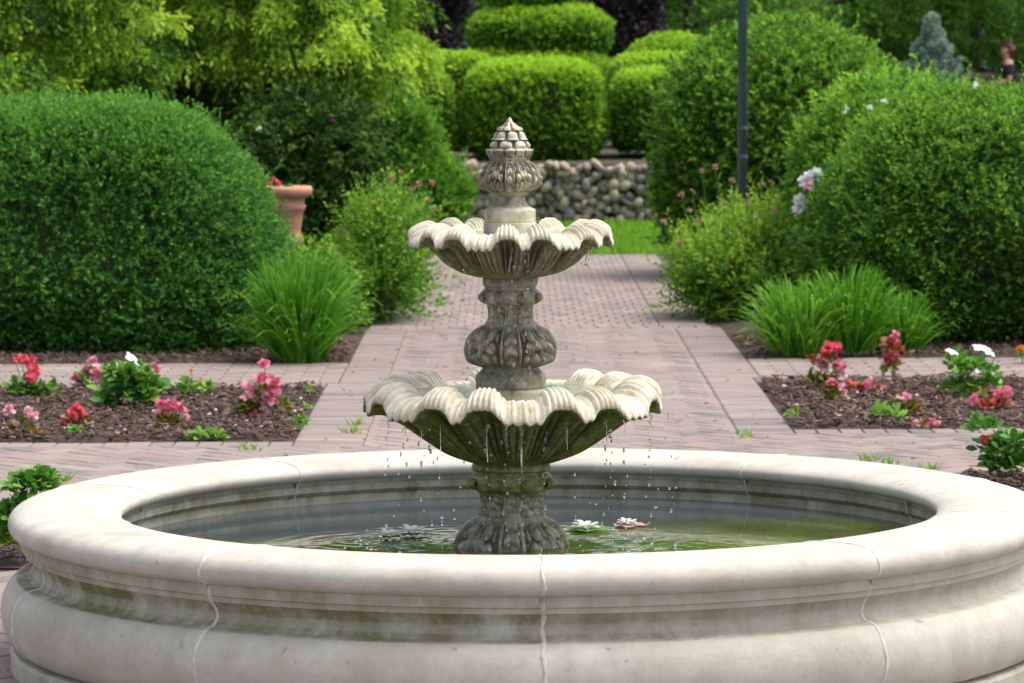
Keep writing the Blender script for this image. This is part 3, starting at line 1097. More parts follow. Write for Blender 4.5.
def stream(u, D, v0, v1, n, wob=.005, r=.0027):
    for k in range(n):
        t = (k + random.random()) / n
        q = at(u, v0 + (v1 - v0) * t ** 1.15, 12 + (D - 12) / KD)
        drop((q.x + random.gauss(0, wob), q.y + random.gauss(0, wob), q.z), r * random.uniform(.45, 1.35), random.uniform(1.1, 2.8))


for u, D, v0, v1, n in ((387, 12.0, 414, 472, 5), (404, 11.9, 418, 478, 8), (421, 11.8, 420, 512, 9), (430, 11.75, 422, 470, 5), (486, 11.57, 424, 552, 14), (506, 11.56, 424, 552, 16), (521, 11.57, 424, 552, 16),
                        (545, 11.6, 424, 545, 8), (606, 11.7, 420, 520, 12), (612, 11.75, 418, 500, 8), (626, 11.8, 416, 540, 8), (650, 12.0, 412, 540, 13), (668, 12.05, 430, 520, 4), (575, 12.4, 420, 540, 7), (440, 12.3, 430, 540, 7),
                        (466, 11.85, 250, 384, 12), (513, 11.71, 246, 384, 13), (528, 11.71, 246, 384, 13), (588, 11.95, 244, 280, 9), (586, 11.95, 280, 372, 6), (430, 11.95, 248, 360, 4), (601, 12.0, 240, 250, 3)):
    stream(u, D, v0, v1, n)
for k in range(46):
    q = at(random.uniform(375, 690), random.uniform(440, 545), random.uniform(11.5, 12.6))
    drop(q, random.uniform(.0014, .0032), random.uniform(1, 1.4))
for k in range(90):       # splashes leaping from the pool
    a, q = random.uniform(0, 2 * PI), random.uniform(.33, .5)
    drop((q * math.cos(a), q * math.sin(a), WZ + abs(random.gauss(0, .016))), random.uniform(.0015, .0055))
# stringy sheets just under the lip
V, F, nb = [], [], 0
for p, r, el in dm:
    n1, n2 = 8, 6
    for i in range(n2 + 1):
        ph = -PI / 2 + PI * i / n2
        for j in range(n1):
            t = 2 * PI * j / n1
            V.append((p[0] + r * math.cos(ph) * math.cos(t), p[1] + r * math.cos(ph) * math.sin(t), p[2] + r * el * math.sin(ph)))
    for i in range(n2):
        for j in range(n1):
            F.append((nb + i * n1 + j, nb + i * n1 + (j + 1) % n1, nb + (i + 1) * n1 + (j + 1) % n1, nb + (i + 1) * n1 + j))
    nb += n1 * (n2 + 1)
for u, D, v0, v1, du in ((466, 11.85, 247, 262, 1), (513, 11.71, 247, 272, -4), (528, 11.71, 247, 268, 1), (590, 11.95, 244, 266, -5), (594, 11.95, 243, 256, -4), (404, 11.9, 418, 436, 1), (622, 11.8, 418, 432, 5), (387, 12, 412, 432, 0), (506, 11.56, 424, 446, 0), (486, 11.57, 424, 462, 1), (521, 11.57, 424, 470, 0), (650, 12.0, 412, 430, 1), (668, 12.03, 410, 424, 0), (606, 11.7, 420, 446, 1), (421, 11.8, 420, 440, 0), (440, 11.7, 423, 452, 0), (566, 11.62, 423, 450, 1), (486, 11.8, 247, 262, 0), (545, 11.75, 247, 264, 1), (430, 11.95, 246, 258, 1)):
    D = 12 + (D - 12) / KD
    p0, p1 = at(u, v0, D), at(u + du, v1, D)
    for i in range(9):
        t = i / 8
        p = p0.lerp(p1, t)
        w = .0022 * (1.1 - .6 * t) * random.uniform(.6, 1.3)
        for j in range(6):
            V.append((p.x + w * math.cos(j * PI / 3), p.y + w * math.sin(j * PI / 3), p.z))
    for i in range(8):
        for j in range(6):
            F.append((nb + i * 6 + j, nb + i * 6 + (j + 1) % 6, nb + (i + 1) * 6 + (j + 1) % 6, nb + (i + 1) * 6 + j))
    nb += 54
o = npmesh('water_drops', V, np.array(F), M['drop'], smooth=True)
tag(o, 'water drops trickling from both scalloped bowls into the pool', 'water drops', None, 'stuff')

# ---- water lilies
def lily(u, v, label, padmat, flmat, r, fr, pads=1):
    p = gp(u, v, WZ)
    t = thing('water_lily', label, 'water lily', (p.x, p.y, WZ + .004), 'water lilies floating in the pool')
    mb = MB()
    for q in range(pads):
        ox, oy = random.uniform(-.01, .01) + q * r * 1.3, random.uniform(-.02, .02)
        a0 = random.uniform(0, 6)
        vs = [(ox, oy, .001)] + [(ox + r * math.cos(a0 + .25 + k * (2 * PI - .5) / 20), oy + r * math.sin(a0 + .25 + k * (2 * PI - .5) / 20), .003 + .003 * math.sin(k * 1.7)) for k in range(21)]
        mb.poly(vs, [(0, k + 1, k + 2) for k in range(20)], random.uniform(.4, .9))
    mb.build('lily_pad', padmat, t)
    npt = 15
    a = np.arange(npt) * 2.4
    el = np.linspace(.04, .50, npt)
    A = np.stack([np.cos(a) * np.cos(el), np.sin(a) * np.cos(el), np.sin(el)], 1)
    B = np.tile(np.array([[.0, 0, .006]]), (npt, 1))
    V, F = petals(B, A, unit(np.stack([-np.cos(a) * .5, -np.sin(a) * .5, np.ones(npt)], 1)), np.full(npt, fr), np.full(npt, fr * .5))
    npmesh('blossom', V, F, flmat, t, {'tint': np.repeat(rng.uniform(.3, 1, npt), 6)})


lily(387, 538, 'small white lily low on the water left of the column, farther left of the pair', M['herb'], M['white'], .026, .042)
lily(410, 535, 'white lily with green shoots beside it, nearer the column on its left', M['herb'], M['white'], .026, .048, 2)
lily(585, 531, 'large white lily with curled petals on a bright green pad right of the column', M['herb'], M['white'], .066, .046)
lily(627, 527, 'white lily resting on a pinkish brown pad at the right', M['dusty'], M['white'], .050, .034)

# ------------------------------------------------------------------ stone retaining wall
wall = thing('stone_wall', 'low dry laid retaining wall of rounded fieldstones behind the fountain', 'stone wall', (.6, yd(43.2), 0))
V, F, T, nb = [], [], [], 0
rows = [.0, .08, .155, .23, .305, .38, .455, .53]
for ri, z in enumerate(rows):
    x = -3.4 + random.uniform(0, .1)
    while x < 3.3:
        w = random.choice((random.uniform(.05, .10), random.uniform(.08, .17), random.uniform(.09, .14)))
        hgt = random.uniform(.07, .13) if ri < 7 else random.uniform(.06, .10)
        cx, cz = x + w / 2, z + hgt / 2 + random.uniform(-.03, .03)
        cy = random.uniform(-.04, .04) + .15 * z * 0
        tint = random.random()
        sx, sy, sz = w * .54, random.uniform(.10, .16), hgt * .56
        rot = random.uniform(-.9, .9)
        po = rng.uniform(-10, 10, 3)
        n1, n2 = 12, 8
        q = []
        for i in range(n2 + 1):
            ph = -PI / 2 + PI * i / n2
            for j in range(n1):
                t = 2 * PI * j / n1
                q.append((math.cos(ph) * math.cos(t), math.cos(ph) * math.sin(t), math.sin(ph)))
        q = np.array(q)
        q = q * ((np.abs(q) ** 3.2).sum(1) ** (-1 / 3.2))[:, None] * (1 + .20 * lump(q + po, 1.9, 1))[:, None]
        q = q * np.array([sx, sy, sz])
        q = np.stack([q[:, 0] * math.cos(rot) - q[:, 2] * math.sin(rot), q[:, 1], q[:, 0] * math.sin(rot) + q[:, 2] * math.cos(rot)], 1) + np.array([cx, cy, cz])
        V.append(q)
        for i in range(n2):
            for j in range(n1):
                F.append((nb + i * n1 + j, nb + i * n1 + (j + 1) % n1, nb + (i + 1) * n1 + (j + 1) % n1, nb + (i + 1) * n1 + j))
        T += [tint] * len(q)
        nb += len(q)
        x += w * .88
npmesh('fieldstones', np.concatenate(V), np.array(F), M['stone'], wall, {'tint': T}, smooth=True)
mb = MB()
mb.box((0, .17, .29), (6.9, .22, .6))
mb.build('backing', M['terrain'], wall)

# ------------------------------------------------------------------ clipped hedges
BIGH = dict(taper=.27, e=3.4, dens=2500, nl=8, slen=.075, ll=.0255, lw=.0105, amp=.040, lf=8.0, depth=.15, up=.35, wild=.6, core=.86, tv=.42, z0=-.14, zlow=-1)
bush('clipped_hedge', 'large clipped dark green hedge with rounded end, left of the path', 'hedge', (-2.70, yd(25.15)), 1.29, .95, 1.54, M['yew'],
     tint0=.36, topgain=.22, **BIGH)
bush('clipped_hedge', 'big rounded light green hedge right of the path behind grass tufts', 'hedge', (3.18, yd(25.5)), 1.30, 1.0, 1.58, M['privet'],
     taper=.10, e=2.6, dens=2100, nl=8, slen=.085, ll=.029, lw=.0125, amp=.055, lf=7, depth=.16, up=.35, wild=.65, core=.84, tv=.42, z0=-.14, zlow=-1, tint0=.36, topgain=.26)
hr = [o for o in bpy.data.objects if o.name.startswith('clipped_hedge')][-1]
loc = hr.location
for (u, v, D) in ((847, 112, 25.0), (870, 110, 25.0), (885, 104, 25.0), (976, 87, 24.9)):
    q = at(u, v, D)
    blossoms(hr, [(q.x - loc.x, q.y - loc.y, q.z)], .022, M['white'], 'white_blossom', 10)

HOL = dict(tv=.4, e=2.3, dens=850, nl=8, slen=.11, ll=.045, lw=.024, amp=.06, lf=3.4, depth=.12, up=.5, wild=.6, core=.86)
pbush('rounded_shrub', 'tall glossy rounded shrub behind the lamp post', 'shrub', 672, 890, 46, 32.8, M['holly'], b=.85, tint0=.36, topgain=.2, **HOL)
pbush('evergreen_shrub', 'bright green evergreen shrub behind the yellow shrub, left of the wall', 'shrub', 302, 468, 66, 38.5, M['arbor'], b=.7, tiers=[(0, 0, 0, 1, 1, .58), (-.06, 0, .42, .74, .8, .58), (-.11, 0, .92, .44, .6, .42)], e=2.0, dens=900, nl=8, slen=.10,
      ll=.045, lw=.018, amp=.06, lf=3.5, depth=.12, up=.8, wild=.5, tint0=.42, topgain=.15)
SPI = dict(e=1.8, dens=430, nl=11, slen=.23, ll=.036, lw=.017, amp=.09, lf=4.2, depth=.16, up=.8, wild=.6, core=.66, tip=.5)
sl = pbush('flowering_shrub', 'yellow green shrub with dusty pink flower heads, left of the path', 'shrub', 352, 416, 196, 27.4, M['spirea'], b=.75, tint0=.40, topgain=.28, tiers=[(-.10, -.1, 0, .8, .8, .52), (.04, .1, 0, .85, .9, 1.0), (.02, -.25, 0, .9, .6, .5)], **SPI)
sr = pbush('flowering_shrub', 'yellow green shrub with dusty pink flower heads, right of the path at the lamp post', 'shrub', 674, 812, 220, 27.7, M['spirea'], b=.75, tint0=.42, topgain=.24, tiers=[(-.16, -.1, 0, .60, .8, .78), (.14, .1, 0, .68, .9, 1.0), (.05, -.25, 0, .7, .6, .55)], **SPI)
for s_, lst in ((sl, ((402, 172), (420, 183), (433, 182), (412, 190), (428, 200), (372, 205), (345, 232), (392, 178), (436, 210))),
                (sr, ((702, 172), (716, 168), (682, 196), (693, 193), (733, 182), (762, 186), (772, 184), (748, 204), (775, 212), (665, 222), (656, 218), (700, 222), (725, 204), (681, 243), (757, 218), (690, 212), (740, 228)))):
    for (u, v) in lst:
        mb = MB()
        q = at(u, v, 27.3 + random.uniform(-.25, .3))
        q = q - s_.location
        blossoms(s_, [q], .022, M['dusty'], 'flower_head', 14)
        mb.tube([(q.x * .85, q.y * .85, q.z - .25), (q.x * .95, q.y * .95, q.z - .1), q], .003, 5)
        mb.build('flower_stalk', M['stem'], s_)

pbush('clipped_shrub', 'light green shrub bulging behind the left shoulder of the right hedge', 'shrub', 816, 950, 108, 27.6, M['privet'], b=.7, e=2.4, dens=1000, nl=8, slen=.095, ll=.042, lw=.019,
      amp=.06, lf=6, depth=.16, up=.5, wild=.6, core=.84, tv=.4, tint0=.44, topgain=.24)
pbush('low_shrub', 'low mid green shrub hiding the foot of the terracotta urn', 'shrub', 268, 348, 262, 26.3, M['privet'], b=.3, e=2.0, dens=800, nl=9, slen=.12, ll=.034, lw=.017,
      amp=.09, lf=6, depth=.12, up=.6, wild=.8, core=.7, tv=.4, tint0=.36, topgain=.2)
# boxwoods on the terrace
BX = dict(tv=.38, dens=1300, nl=6, slen=.070, ll=.042, lw=.020, amp=.016, lf=3.6, depth=.09, up=.5, wild=.5, core=.90)
TZ = .60
BXM = M['box']
G1 = 'clipped boxwoods above the stone wall'
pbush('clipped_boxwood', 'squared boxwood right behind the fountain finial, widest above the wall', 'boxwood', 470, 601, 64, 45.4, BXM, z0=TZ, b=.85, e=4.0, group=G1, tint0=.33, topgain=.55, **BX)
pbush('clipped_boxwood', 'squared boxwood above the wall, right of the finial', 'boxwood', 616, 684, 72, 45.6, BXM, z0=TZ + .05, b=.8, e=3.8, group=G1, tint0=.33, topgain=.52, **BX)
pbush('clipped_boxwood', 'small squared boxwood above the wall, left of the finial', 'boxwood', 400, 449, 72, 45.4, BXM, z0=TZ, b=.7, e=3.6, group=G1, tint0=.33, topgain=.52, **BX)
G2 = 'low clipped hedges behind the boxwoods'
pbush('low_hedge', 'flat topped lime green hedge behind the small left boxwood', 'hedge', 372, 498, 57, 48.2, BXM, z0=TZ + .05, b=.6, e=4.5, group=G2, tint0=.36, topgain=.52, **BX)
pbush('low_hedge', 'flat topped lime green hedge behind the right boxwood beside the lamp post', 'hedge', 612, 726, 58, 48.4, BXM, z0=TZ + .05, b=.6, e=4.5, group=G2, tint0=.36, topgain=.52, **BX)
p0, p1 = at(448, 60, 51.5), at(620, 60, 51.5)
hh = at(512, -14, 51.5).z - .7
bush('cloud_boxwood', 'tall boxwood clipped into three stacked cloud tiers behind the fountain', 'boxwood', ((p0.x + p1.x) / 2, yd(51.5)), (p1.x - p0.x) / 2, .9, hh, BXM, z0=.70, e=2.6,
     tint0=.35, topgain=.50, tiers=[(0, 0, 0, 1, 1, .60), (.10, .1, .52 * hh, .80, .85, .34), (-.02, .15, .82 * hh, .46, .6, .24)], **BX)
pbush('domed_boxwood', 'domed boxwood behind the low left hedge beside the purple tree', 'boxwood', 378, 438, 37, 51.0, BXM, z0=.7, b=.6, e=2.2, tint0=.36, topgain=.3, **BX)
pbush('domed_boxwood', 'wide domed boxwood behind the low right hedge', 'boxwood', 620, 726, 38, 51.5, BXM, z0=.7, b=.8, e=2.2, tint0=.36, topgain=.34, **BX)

# shaded shrubs on the left beneath the conifers
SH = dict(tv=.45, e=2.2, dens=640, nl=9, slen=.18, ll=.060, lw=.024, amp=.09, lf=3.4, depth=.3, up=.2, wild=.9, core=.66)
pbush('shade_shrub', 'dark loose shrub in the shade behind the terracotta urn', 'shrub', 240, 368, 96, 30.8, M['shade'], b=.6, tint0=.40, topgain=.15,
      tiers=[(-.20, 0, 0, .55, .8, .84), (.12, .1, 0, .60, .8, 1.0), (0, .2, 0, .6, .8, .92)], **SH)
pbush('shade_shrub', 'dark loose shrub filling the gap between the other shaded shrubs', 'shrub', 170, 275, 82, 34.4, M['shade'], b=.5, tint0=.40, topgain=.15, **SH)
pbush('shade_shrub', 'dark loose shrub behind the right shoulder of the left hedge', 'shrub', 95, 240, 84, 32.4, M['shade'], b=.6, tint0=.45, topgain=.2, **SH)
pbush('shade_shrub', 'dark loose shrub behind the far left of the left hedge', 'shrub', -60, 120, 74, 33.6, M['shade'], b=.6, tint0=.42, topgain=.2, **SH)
sh = [o for o in bpy.data.objects if o.name.startswith('shade_shrub')]
sh = [sh[0], sh[2], sh[3]]
for (o_, u, v, D, mt) in ((sh[0], 335, 120, 30.2, M['violet']), (sh[0], 261, 128, 30.3, M['white']), (sh[1], 154, 76, 32.4, M['white']), (sh[1], 188, 74, 32.4, M['white']), (sh[2], 30, 66, 33.0, M['white'])):
    q = at(u, v, D) - o_.location
    blossoms(o_, [q], .024, mt, 'pale_blossom', 9)

# ------------------------------------------------------------------ trees
def trunk_mesh(parent, base_r, h, limbs, lean=(0, 0)):
    mb = MB()
    mb.tube([(lean[0] * t, lean[1] * t, h * t) for t in np.linspace(0, 1, 8)], [base_r * (1.25 if t == 0 else 1) * (1 - .75 * t) for t in np.linspace(0, 1, 8)], 10)
    for (a, z, l, rise) in limbs:
        pts = [(lean[0] * z / h + math.cos(a) * l * t, lean[1] * z / h + math.sin(a) * l * t, z + rise * t - .25 * rise * t * t) for t in np.linspace(0, 1, 6)]
        mb.tube(pts, [base_r * .38 * (1 - .8 * t) for t in np.linspace(0, 1, 6)], 6)
    mb.build('trunk', M['bark'], parent, True)


def weeping(name, label, u, D, h, rad, n, mat, zmin, tint0=.45):
    """conifer with drooping feathery sprays"""
    x = (u - 512) * D / FPX
    t = thing(name, label, 'tree', (x, yd(D), 0), 'drooping conifers behind the left hedge')
    limbs = [(random.uniform(0, 2 * PI), random.uniform(1.9, h * .8), random.uniform(.4, .8) * rad, random.uniform(-.1, .5)) for k in range(26)]
    trunk_mesh(t, .07, h, limbs)
    # boughs: start points on limbs, sprays hang from them
    nbough = n // 26
    a = rng.uniform(0, 2 * PI, nbough)
    fr = rng.uniform(size=nbough) < .42             # fuller on the sunny path side
    a = np.where(fr, -PI / 2 + rng.normal(size=nbough) * .75, a)
    zb = zmin + .2 + (h - zmin - .3) * rng.uniform(0, 1, nbough) ** 1.9
    rl = rad * (1.05 - .75 * (zb - zmin) / (h - zmin)) * rng.uniform(.45, 1.05, nbough)
    nbr = max(10, nbough // 5)                     # boughs gather on a limited number of branches
    pick = rng.integers(0, nbr, nbough)
    a = a[:nbr][pick] + rng.normal(size=nbough) * .10
    zb = zb[:nbr][pick] + rng.normal(size=nbough) * .07
    rl = rl[:nbr][pick] * (1 + rng.normal(size=nbough) * .10)
    Pb = np.stack([np.cos(a) * rl, np.sin(a) * rl, zb + .10 * lump(np.stack([np.cos(a), np.sin(a), zb], 1), 3)], 1)
    Pb += rng.normal(size=Pb.shape) * .05
    gb = rng.normal(size=nbough) * .08 + (rng.normal(size=nbr) * .36)[pick]
    ns = 26
    P = np.repeat(Pb, ns, 0)
    out = np.repeat(np.stack([np.cos(a), np.sin(a), np.zeros(nbough)], 1), ns, 0)
    out = unit(out + rng.normal(size=out.shape) * np.array([.8, .8, .25]))
    P = P + out * rng.uniform(0, .16, (len(P), 1))
    L = rng.uniform(.08, .18, len(P))
    nl = 7
    k = (np.arange(nl) + .3) / nl
    dirn = out * .85
    B = P[:, None] + (dirn[:, None] * k[None, :, None] + np.array([0, 0, -1.0]) * (k ** 1.6)[None, :, None]) * L[:, None, None]
    tang = unit(dirn[:, None] + np.array([0, 0, -1.6]) * (k ** .6)[None, :, None])
    side = rng.normal(size=B.shape)
    A = unit(tang + side * .60)
    Nn = unit(out[:, None] + rng.normal(size=B.shape) * .6)
    ll = rng.uniform(.035, .075, B.shape[:2])
    tt = np.clip(tint0 + np.repeat(gb, ns)[:, None] + .30 * (k[None] - .5) + rng.normal(size=B.shape[:2]) * .14, 0, 1)
    V, F = leafquads(B.reshape(-1, 3), A.reshape(-1, 3), Nn.reshape(-1, 3), ll.ravel(), ll.ravel() * .40)
    npmesh('crown', V, F, mat, t, {'tint': np.repeat(tt.ravel(), 4)})
    return t


weeping('drooping_conifer', 'drooping yellow green conifer at the far left behind the hedge', 30, 31.0, 4.6, 1.05, 13000, M['cypress'], 1.30, .46)
weeping('drooping_conifer', 'drooping bright conifer whose tips hang over the dark shrub and urn', 272, 32.6, 4.8, 1.15, 15000, M['cypress'], 1.42, .50)
weeping('drooping_conifer', 'darker drooping conifer between the two bright ones on the left', 150, 34.6, 4.9, 1.15, 9000, M['cypress'], 1.40, .24)
weeping('drooping_conifer', 'slim drooping conifer nearest the clipped boxwoods on the left', 342, 34.0, 4.2, .50, 5500, M['cypress'], 1.60, .50)


def leafy_tree(name, label, u, D, z0, h, rad, zc, n, mat, ll, tint0=.4, group=None, nclump=60, tr=.12, cat='tree'):
    x = (u - 512) * D / FPX
    t = thing(name, label, cat, (x, yd(D), z0), group)
    limbs = [(random.uniform(0, 2 * PI), random.uniform(.25, .8) * h, random.uniform(.4, .9) * rad, random.uniform(.2, .8)) for k in range(9)]
    trunk_mesh(t, tr, h * .85, limbs)
    q = unit(rng.normal(size=(nclump, 3))) * rng.uniform(.45, 1, (nclump, 1)) ** .6
    cz = (zc + h) / 2
    C = q * np.array([rad, rad, (h - zc) / 2]) + np.array([0, 0, cz])
    cr = rad * rng.uniform(.20, .38, nclump)
    m = n // nclump
    d = unit(rng.normal(size=(nclump, m, 3)))
    P = C[:, None] + d * (cr[:, None] * rng.uniform(.5, 1.0, (nclump, m)))[..., None] * np.array([1, 1, .7])
    P = P.reshape(-1, 3)
    Nv = d.reshape(-1, 3)
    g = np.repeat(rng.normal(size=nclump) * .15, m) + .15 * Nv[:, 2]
    V, F, T = sprigs(P, Nv, 6, ll * 2.2, ll, ll * .5, .1, .7, tint0, .3, .25, g)
    npmesh('crown', V, F, mat, t, {'tint': T})
    return t


FG = 'woodland trees beyond the garden'
for (u, D, z0, h, rad, zc, tint, lab) in ((690, 62, .75, 5.2, 1.7, .5, .44, 'paler leafy tree just left of the lamp post top'),
                                          (800, 66, .75, 6.0, 2.0, .3, .38, 'leafy tree above the glossy rounded shrub'),
                                          (885, 72, .7, 6.5, 2.2, .35, .30, 'dark leafy tree left of the blue spruce'),
                                          (975, 70, .7, 6.2, 2.0, .5, .40, 'leafy tree just right of the blue spruce, bough over the seated person'),
                                          (1060, 66, .7, 6.0, 2.0, .4, .42, 'leafy tree at the far right edge behind the hedge'),
                                          (560, 64, .8, 5.6, 1.8, .4, .36, 'leafy tree behind the top of the cloud boxwood'),
                                          (480, 58, .75, 4.6, 1.0, .3, .56, 'pale green tree between purple tree and cloud boxwood')):
    leafy_tree('leafy_tree', lab, u, D, z0, h, rad, zc, 7200, M['forest'], .085, tint, FG)
leafy_tree('purple_tree', 'dark purple leaved tree left of the cloud boxwood', 428, 55, .72, 3.6, .48, .15, 4200, M['purple'], .06, .4, 'dark purple trees behind the boxwoods', 50, .06)
leafy_tree('purple_tree', 'dark purple leaved tree right of the cloud boxwood', 628, 56, .72, 3.8, .44, .1, 4200, M['purple'], .06, .5, 'dark purple trees behind the boxwoods', 50, .06)

# far wood that reads as one dark mass
n = 44000
P = np.stack([rng.uniform(-26, 30, n), yd(rng.uniform(78, 86, n)), rng.uniform(0, 1, n) ** .8 * 9 + .5], 1)
P[:, 1] += 1.5 * lump(P, .5, 2)
V, F, T = sprigs(P, np.tile([[0, -1., .3]], (n, 1)), 5, .35, .28, .17, .1, .8, .22, .3, .3, .25 * lump(P, .8, 3))
o = npmesh('woods', V, F, M['forest'], None, {'tint': T})
tag(o, 'dark far-off wood closing the view behind everything', 'wood', None, 'stuff')

# blue spruce
D = 47.0
x = (932 - 512) * D / FPX
spr = thing('blue_spruce', 'small blue green spruce standing behind the right hedge', 'tree', (x, yd(D), .6))
hs = at(932, 16, D).z - .6
mb = MB()
mb.tube([(0, 0, 0), (0, 0, hs * .6), (0, 0, hs * .97)], [.05, .03, .006], 8)
mb.build('trunk', M['bark'], spr, True)
n = 300
t = rng.uniform(0, 1, n) ** .8
a = rng.uniform(0, 2 * PI, n)
rr = (1 - t) ** 1.15 * .55 * rng.uniform(.45, 1.15, n) * (1 + .03 * np.sin(t * 40)) + .01
P = np.stack([np.cos(a) * rr * .35, np.sin(a) * rr * .35, t * hs * .9 + .05], 1)
d = unit(np.stack([np.cos(a), np.sin(a), .9 + .8 * t], 1))
ns = 150
k = rng.uniform(.2, 1, (n, ns))
B = P[:, None] + d[:, None] * (rr[:, None] * 1.15 * k + .05)[..., None] + rng.normal(size=(n, ns, 3)) * .018 * (1.3 - k)[..., None]
A = unit(d[:, None] * .9 + np.array([0, 0, .25]) + rng.normal(size=B.shape) * .35)
ll = np.full(B.shape[:2], .055)
V, F = leafquads(B.reshape(-1, 3), A.reshape(-1, 3), unit(rng.normal(size=(n * ns, 3))), ll.ravel(), .016)
T = np.clip(.4 + rng.normal(size=n * ns) * .2 + np.repeat(rng.normal(size=n) * .15, ns), 0, 1)
nt_ = 260                                     # leader
kz = rng.uniform(0, 1, nt_)
Bt = np.stack([rng.normal(size=nt_) * .02 * (1.2 - kz), rng.normal(size=nt_) * .02 * (1.2 - kz), hs * (.84 + .15 * kz)], 1)
V2, F2 = leafquads(Bt, unit(np.stack([rng.normal(size=nt_) * .5, rng.normal(size=nt_) * .5, np.full(nt_, .9)], 1)), unit(rng.normal(size=(nt_, 3))), .06, .018)
F = np.concatenate([F, F2 + len(V)])
V = np.concatenate([V, V2])
T = np.concatenate([T, np.full(nt_, .6)])
npmesh('crown', V, F, M['spruce'], spr, {'tint': np.repeat(T, 4)})

# ------------------------------------------------------------------ grass tufts
def tuft(label, u, v, n, h, spread, broad=.013, tint0=.45, name='grass_tuft', group='tufts of arching grass by the path', el=1.0):
    p = gp(u, v)
    t = thing(name, label, 'grass tuft', (p.x, p.y, 0), group)
    a = rng.uniform(0, 2 * PI, n)
    r0 = spread * .40 * np.sqrt(rng.uniform(0, 1, n))
    hh = h * rng.uniform(.35, 1.12, n)
    out = spread * rng.uniform(.15, 1.0, n) * (.35 + .65 * r0 / (spread * .40)) * 1.15
    hh = hh * (1.06 - .42 * np.clip(out / spread, 0, 1))
    seg = 7
    k = np.linspace(0, 1, seg)
    kz = np.sin(np.minimum(k[None] * (1.15 + .95 * (out / spread))[:, None], 2.3))
    kr = k ** 1.15
    bx, by = r0 * np.cos(a) * el, r0 * np.sin(a)
    ca, sa = np.cos(a + rng.normal(size=n) * .5), np.sin(a + rng.normal(size=n) * .5)
    C = np.stack([bx[:, None] + (out * ca * el)[:, None] * kr[None], by[:, None] + (out * sa)[:, None] * kr[None], hh[:, None] * kz], -1)
    C[..., 2] = np.maximum(C[..., 2], .004)
    tw = rng.uniform(0, PI, n)
    s = np.stack([np.cos(tw), np.sin(tw), np.zeros(n)], 1)[:, None] * (broad / 2 * rng.uniform(.6, 1.2, n)[:, None] * np.sqrt(np.clip(1.02 - k ** 2, 0, 1))[None])[..., None]
    V = np.stack([C - s, C + s], 2).reshape(n, seg * 2, 3)
    q = np.array([[2 * i, 2 * i + 1, 2 * i + 3, 2 * i + 2] for i in range(seg - 1)])
    F = (np.arange(n)[:, None, None] * seg * 2 + q[None]).reshape(-1, 4)
    T = np.clip(tint0 + rng.normal(size=n) * .2, 0, 1)[:, None] + .15 * k[None]
    npmesh('blades', V.reshape(-1, 3), F, M['grass'], t, {'tint': np.clip(np.repeat(T.reshape(n, seg), 2, 1), 0, 1).ravel()})
    return t


tuft('large tuft of arching grass at the right end of the left hedge', 300, 360, 1200, .62, .36)
tuft('pale edged tuft of arching grass beside the pink flowering shrub, right of path', 800, 357, 700, .46, .36, tint0=.62)
tuft('tuft of upright grass in front of the right hedge, directly behind the red flowers', 850, 356, 800, .52, .34, tint0=.50)
tuft('low tuft of grass in front of the right hedge, behind the upright russet begonia', 903, 354, 420, .36, .26, tint0=.55)
# the two long arching blades leaning towards the path
# ------------------------------------------------------------------ begonias and other bedding
def leafball(parent, name, mat, c, r, h, n, ll, lw, tint0=.5, tv=.3):
    a = rng.uniform(0, 2 * PI, n)
    el = rng.uniform(.0, 1.3, n)
    d = np.stack([np.cos(a) * np.cos(el), np.sin(a) * np.cos(el), np.sin(el)], 1)
    B = np.array(c)[None] + d * np.array([r, r, h]) * rng.uniform(.25, .8, (n, 1))
    A = unit(d * np.array([1, 1, .6]) + rng.normal(size=(n, 3)) * .35)
    Nn = unit(np.array([0, -.25, 1.0]) + rng.normal(size=(n, 3)) * .45)
    L = ll * rng.uniform(.7, 1.2, n)
    V, F = petals(B, A, Nn, L, L * lw / ll)
    V[:, 2] = np.maximum(V[:, 2], .006)
    return npmesh(name, V, F, mat, parent, {'tint': np.repeat(np.clip(tint0 + rng.normal(size=n) * tv, 0, 1), 6)})


BG = 'bedding plants in the mulch beds'


def bedplant(name, label, u, v, leaves, heads, cat='flower', petn=18):
    """leaves: (du,dv,r_px,h_px,n,leaf_px,mat); heads: (u,v,r_px,mat)"""
    D = gd(v)
    p = gp(u, v)
    s = D / FPX
    t = thing(name, label, cat, (p.x, p.y, 0), BG)
    for (lu, lv, r, h, n, lp, mat, t0) in leaves:
        q = at(lu, lv, D) - p
        leafball(t, 'leaves', mat, (q.x, q.y, max(q.z, .005)), r * s, h * s, int(n * 1.7), lp * s, lp * s * .62, t0)
    mb = MB()
    for (hu, hv, r, mat) in heads:
        q = at(hu, hv, D + random.uniform(-.04, .04)) - p
        q.z = max(q.z, .02)
        blossoms(t, [q], r * s * 1.1, mat, 'blossom', petn)
        mb.tube([(q.x * .2, q.y * .2, 0), (q.x * .7, q.y * .7, q.z * .5), q], [.004, .003, .002], 5)
    if heads:
        mb.build('stems', M['stem'], t)
    return t


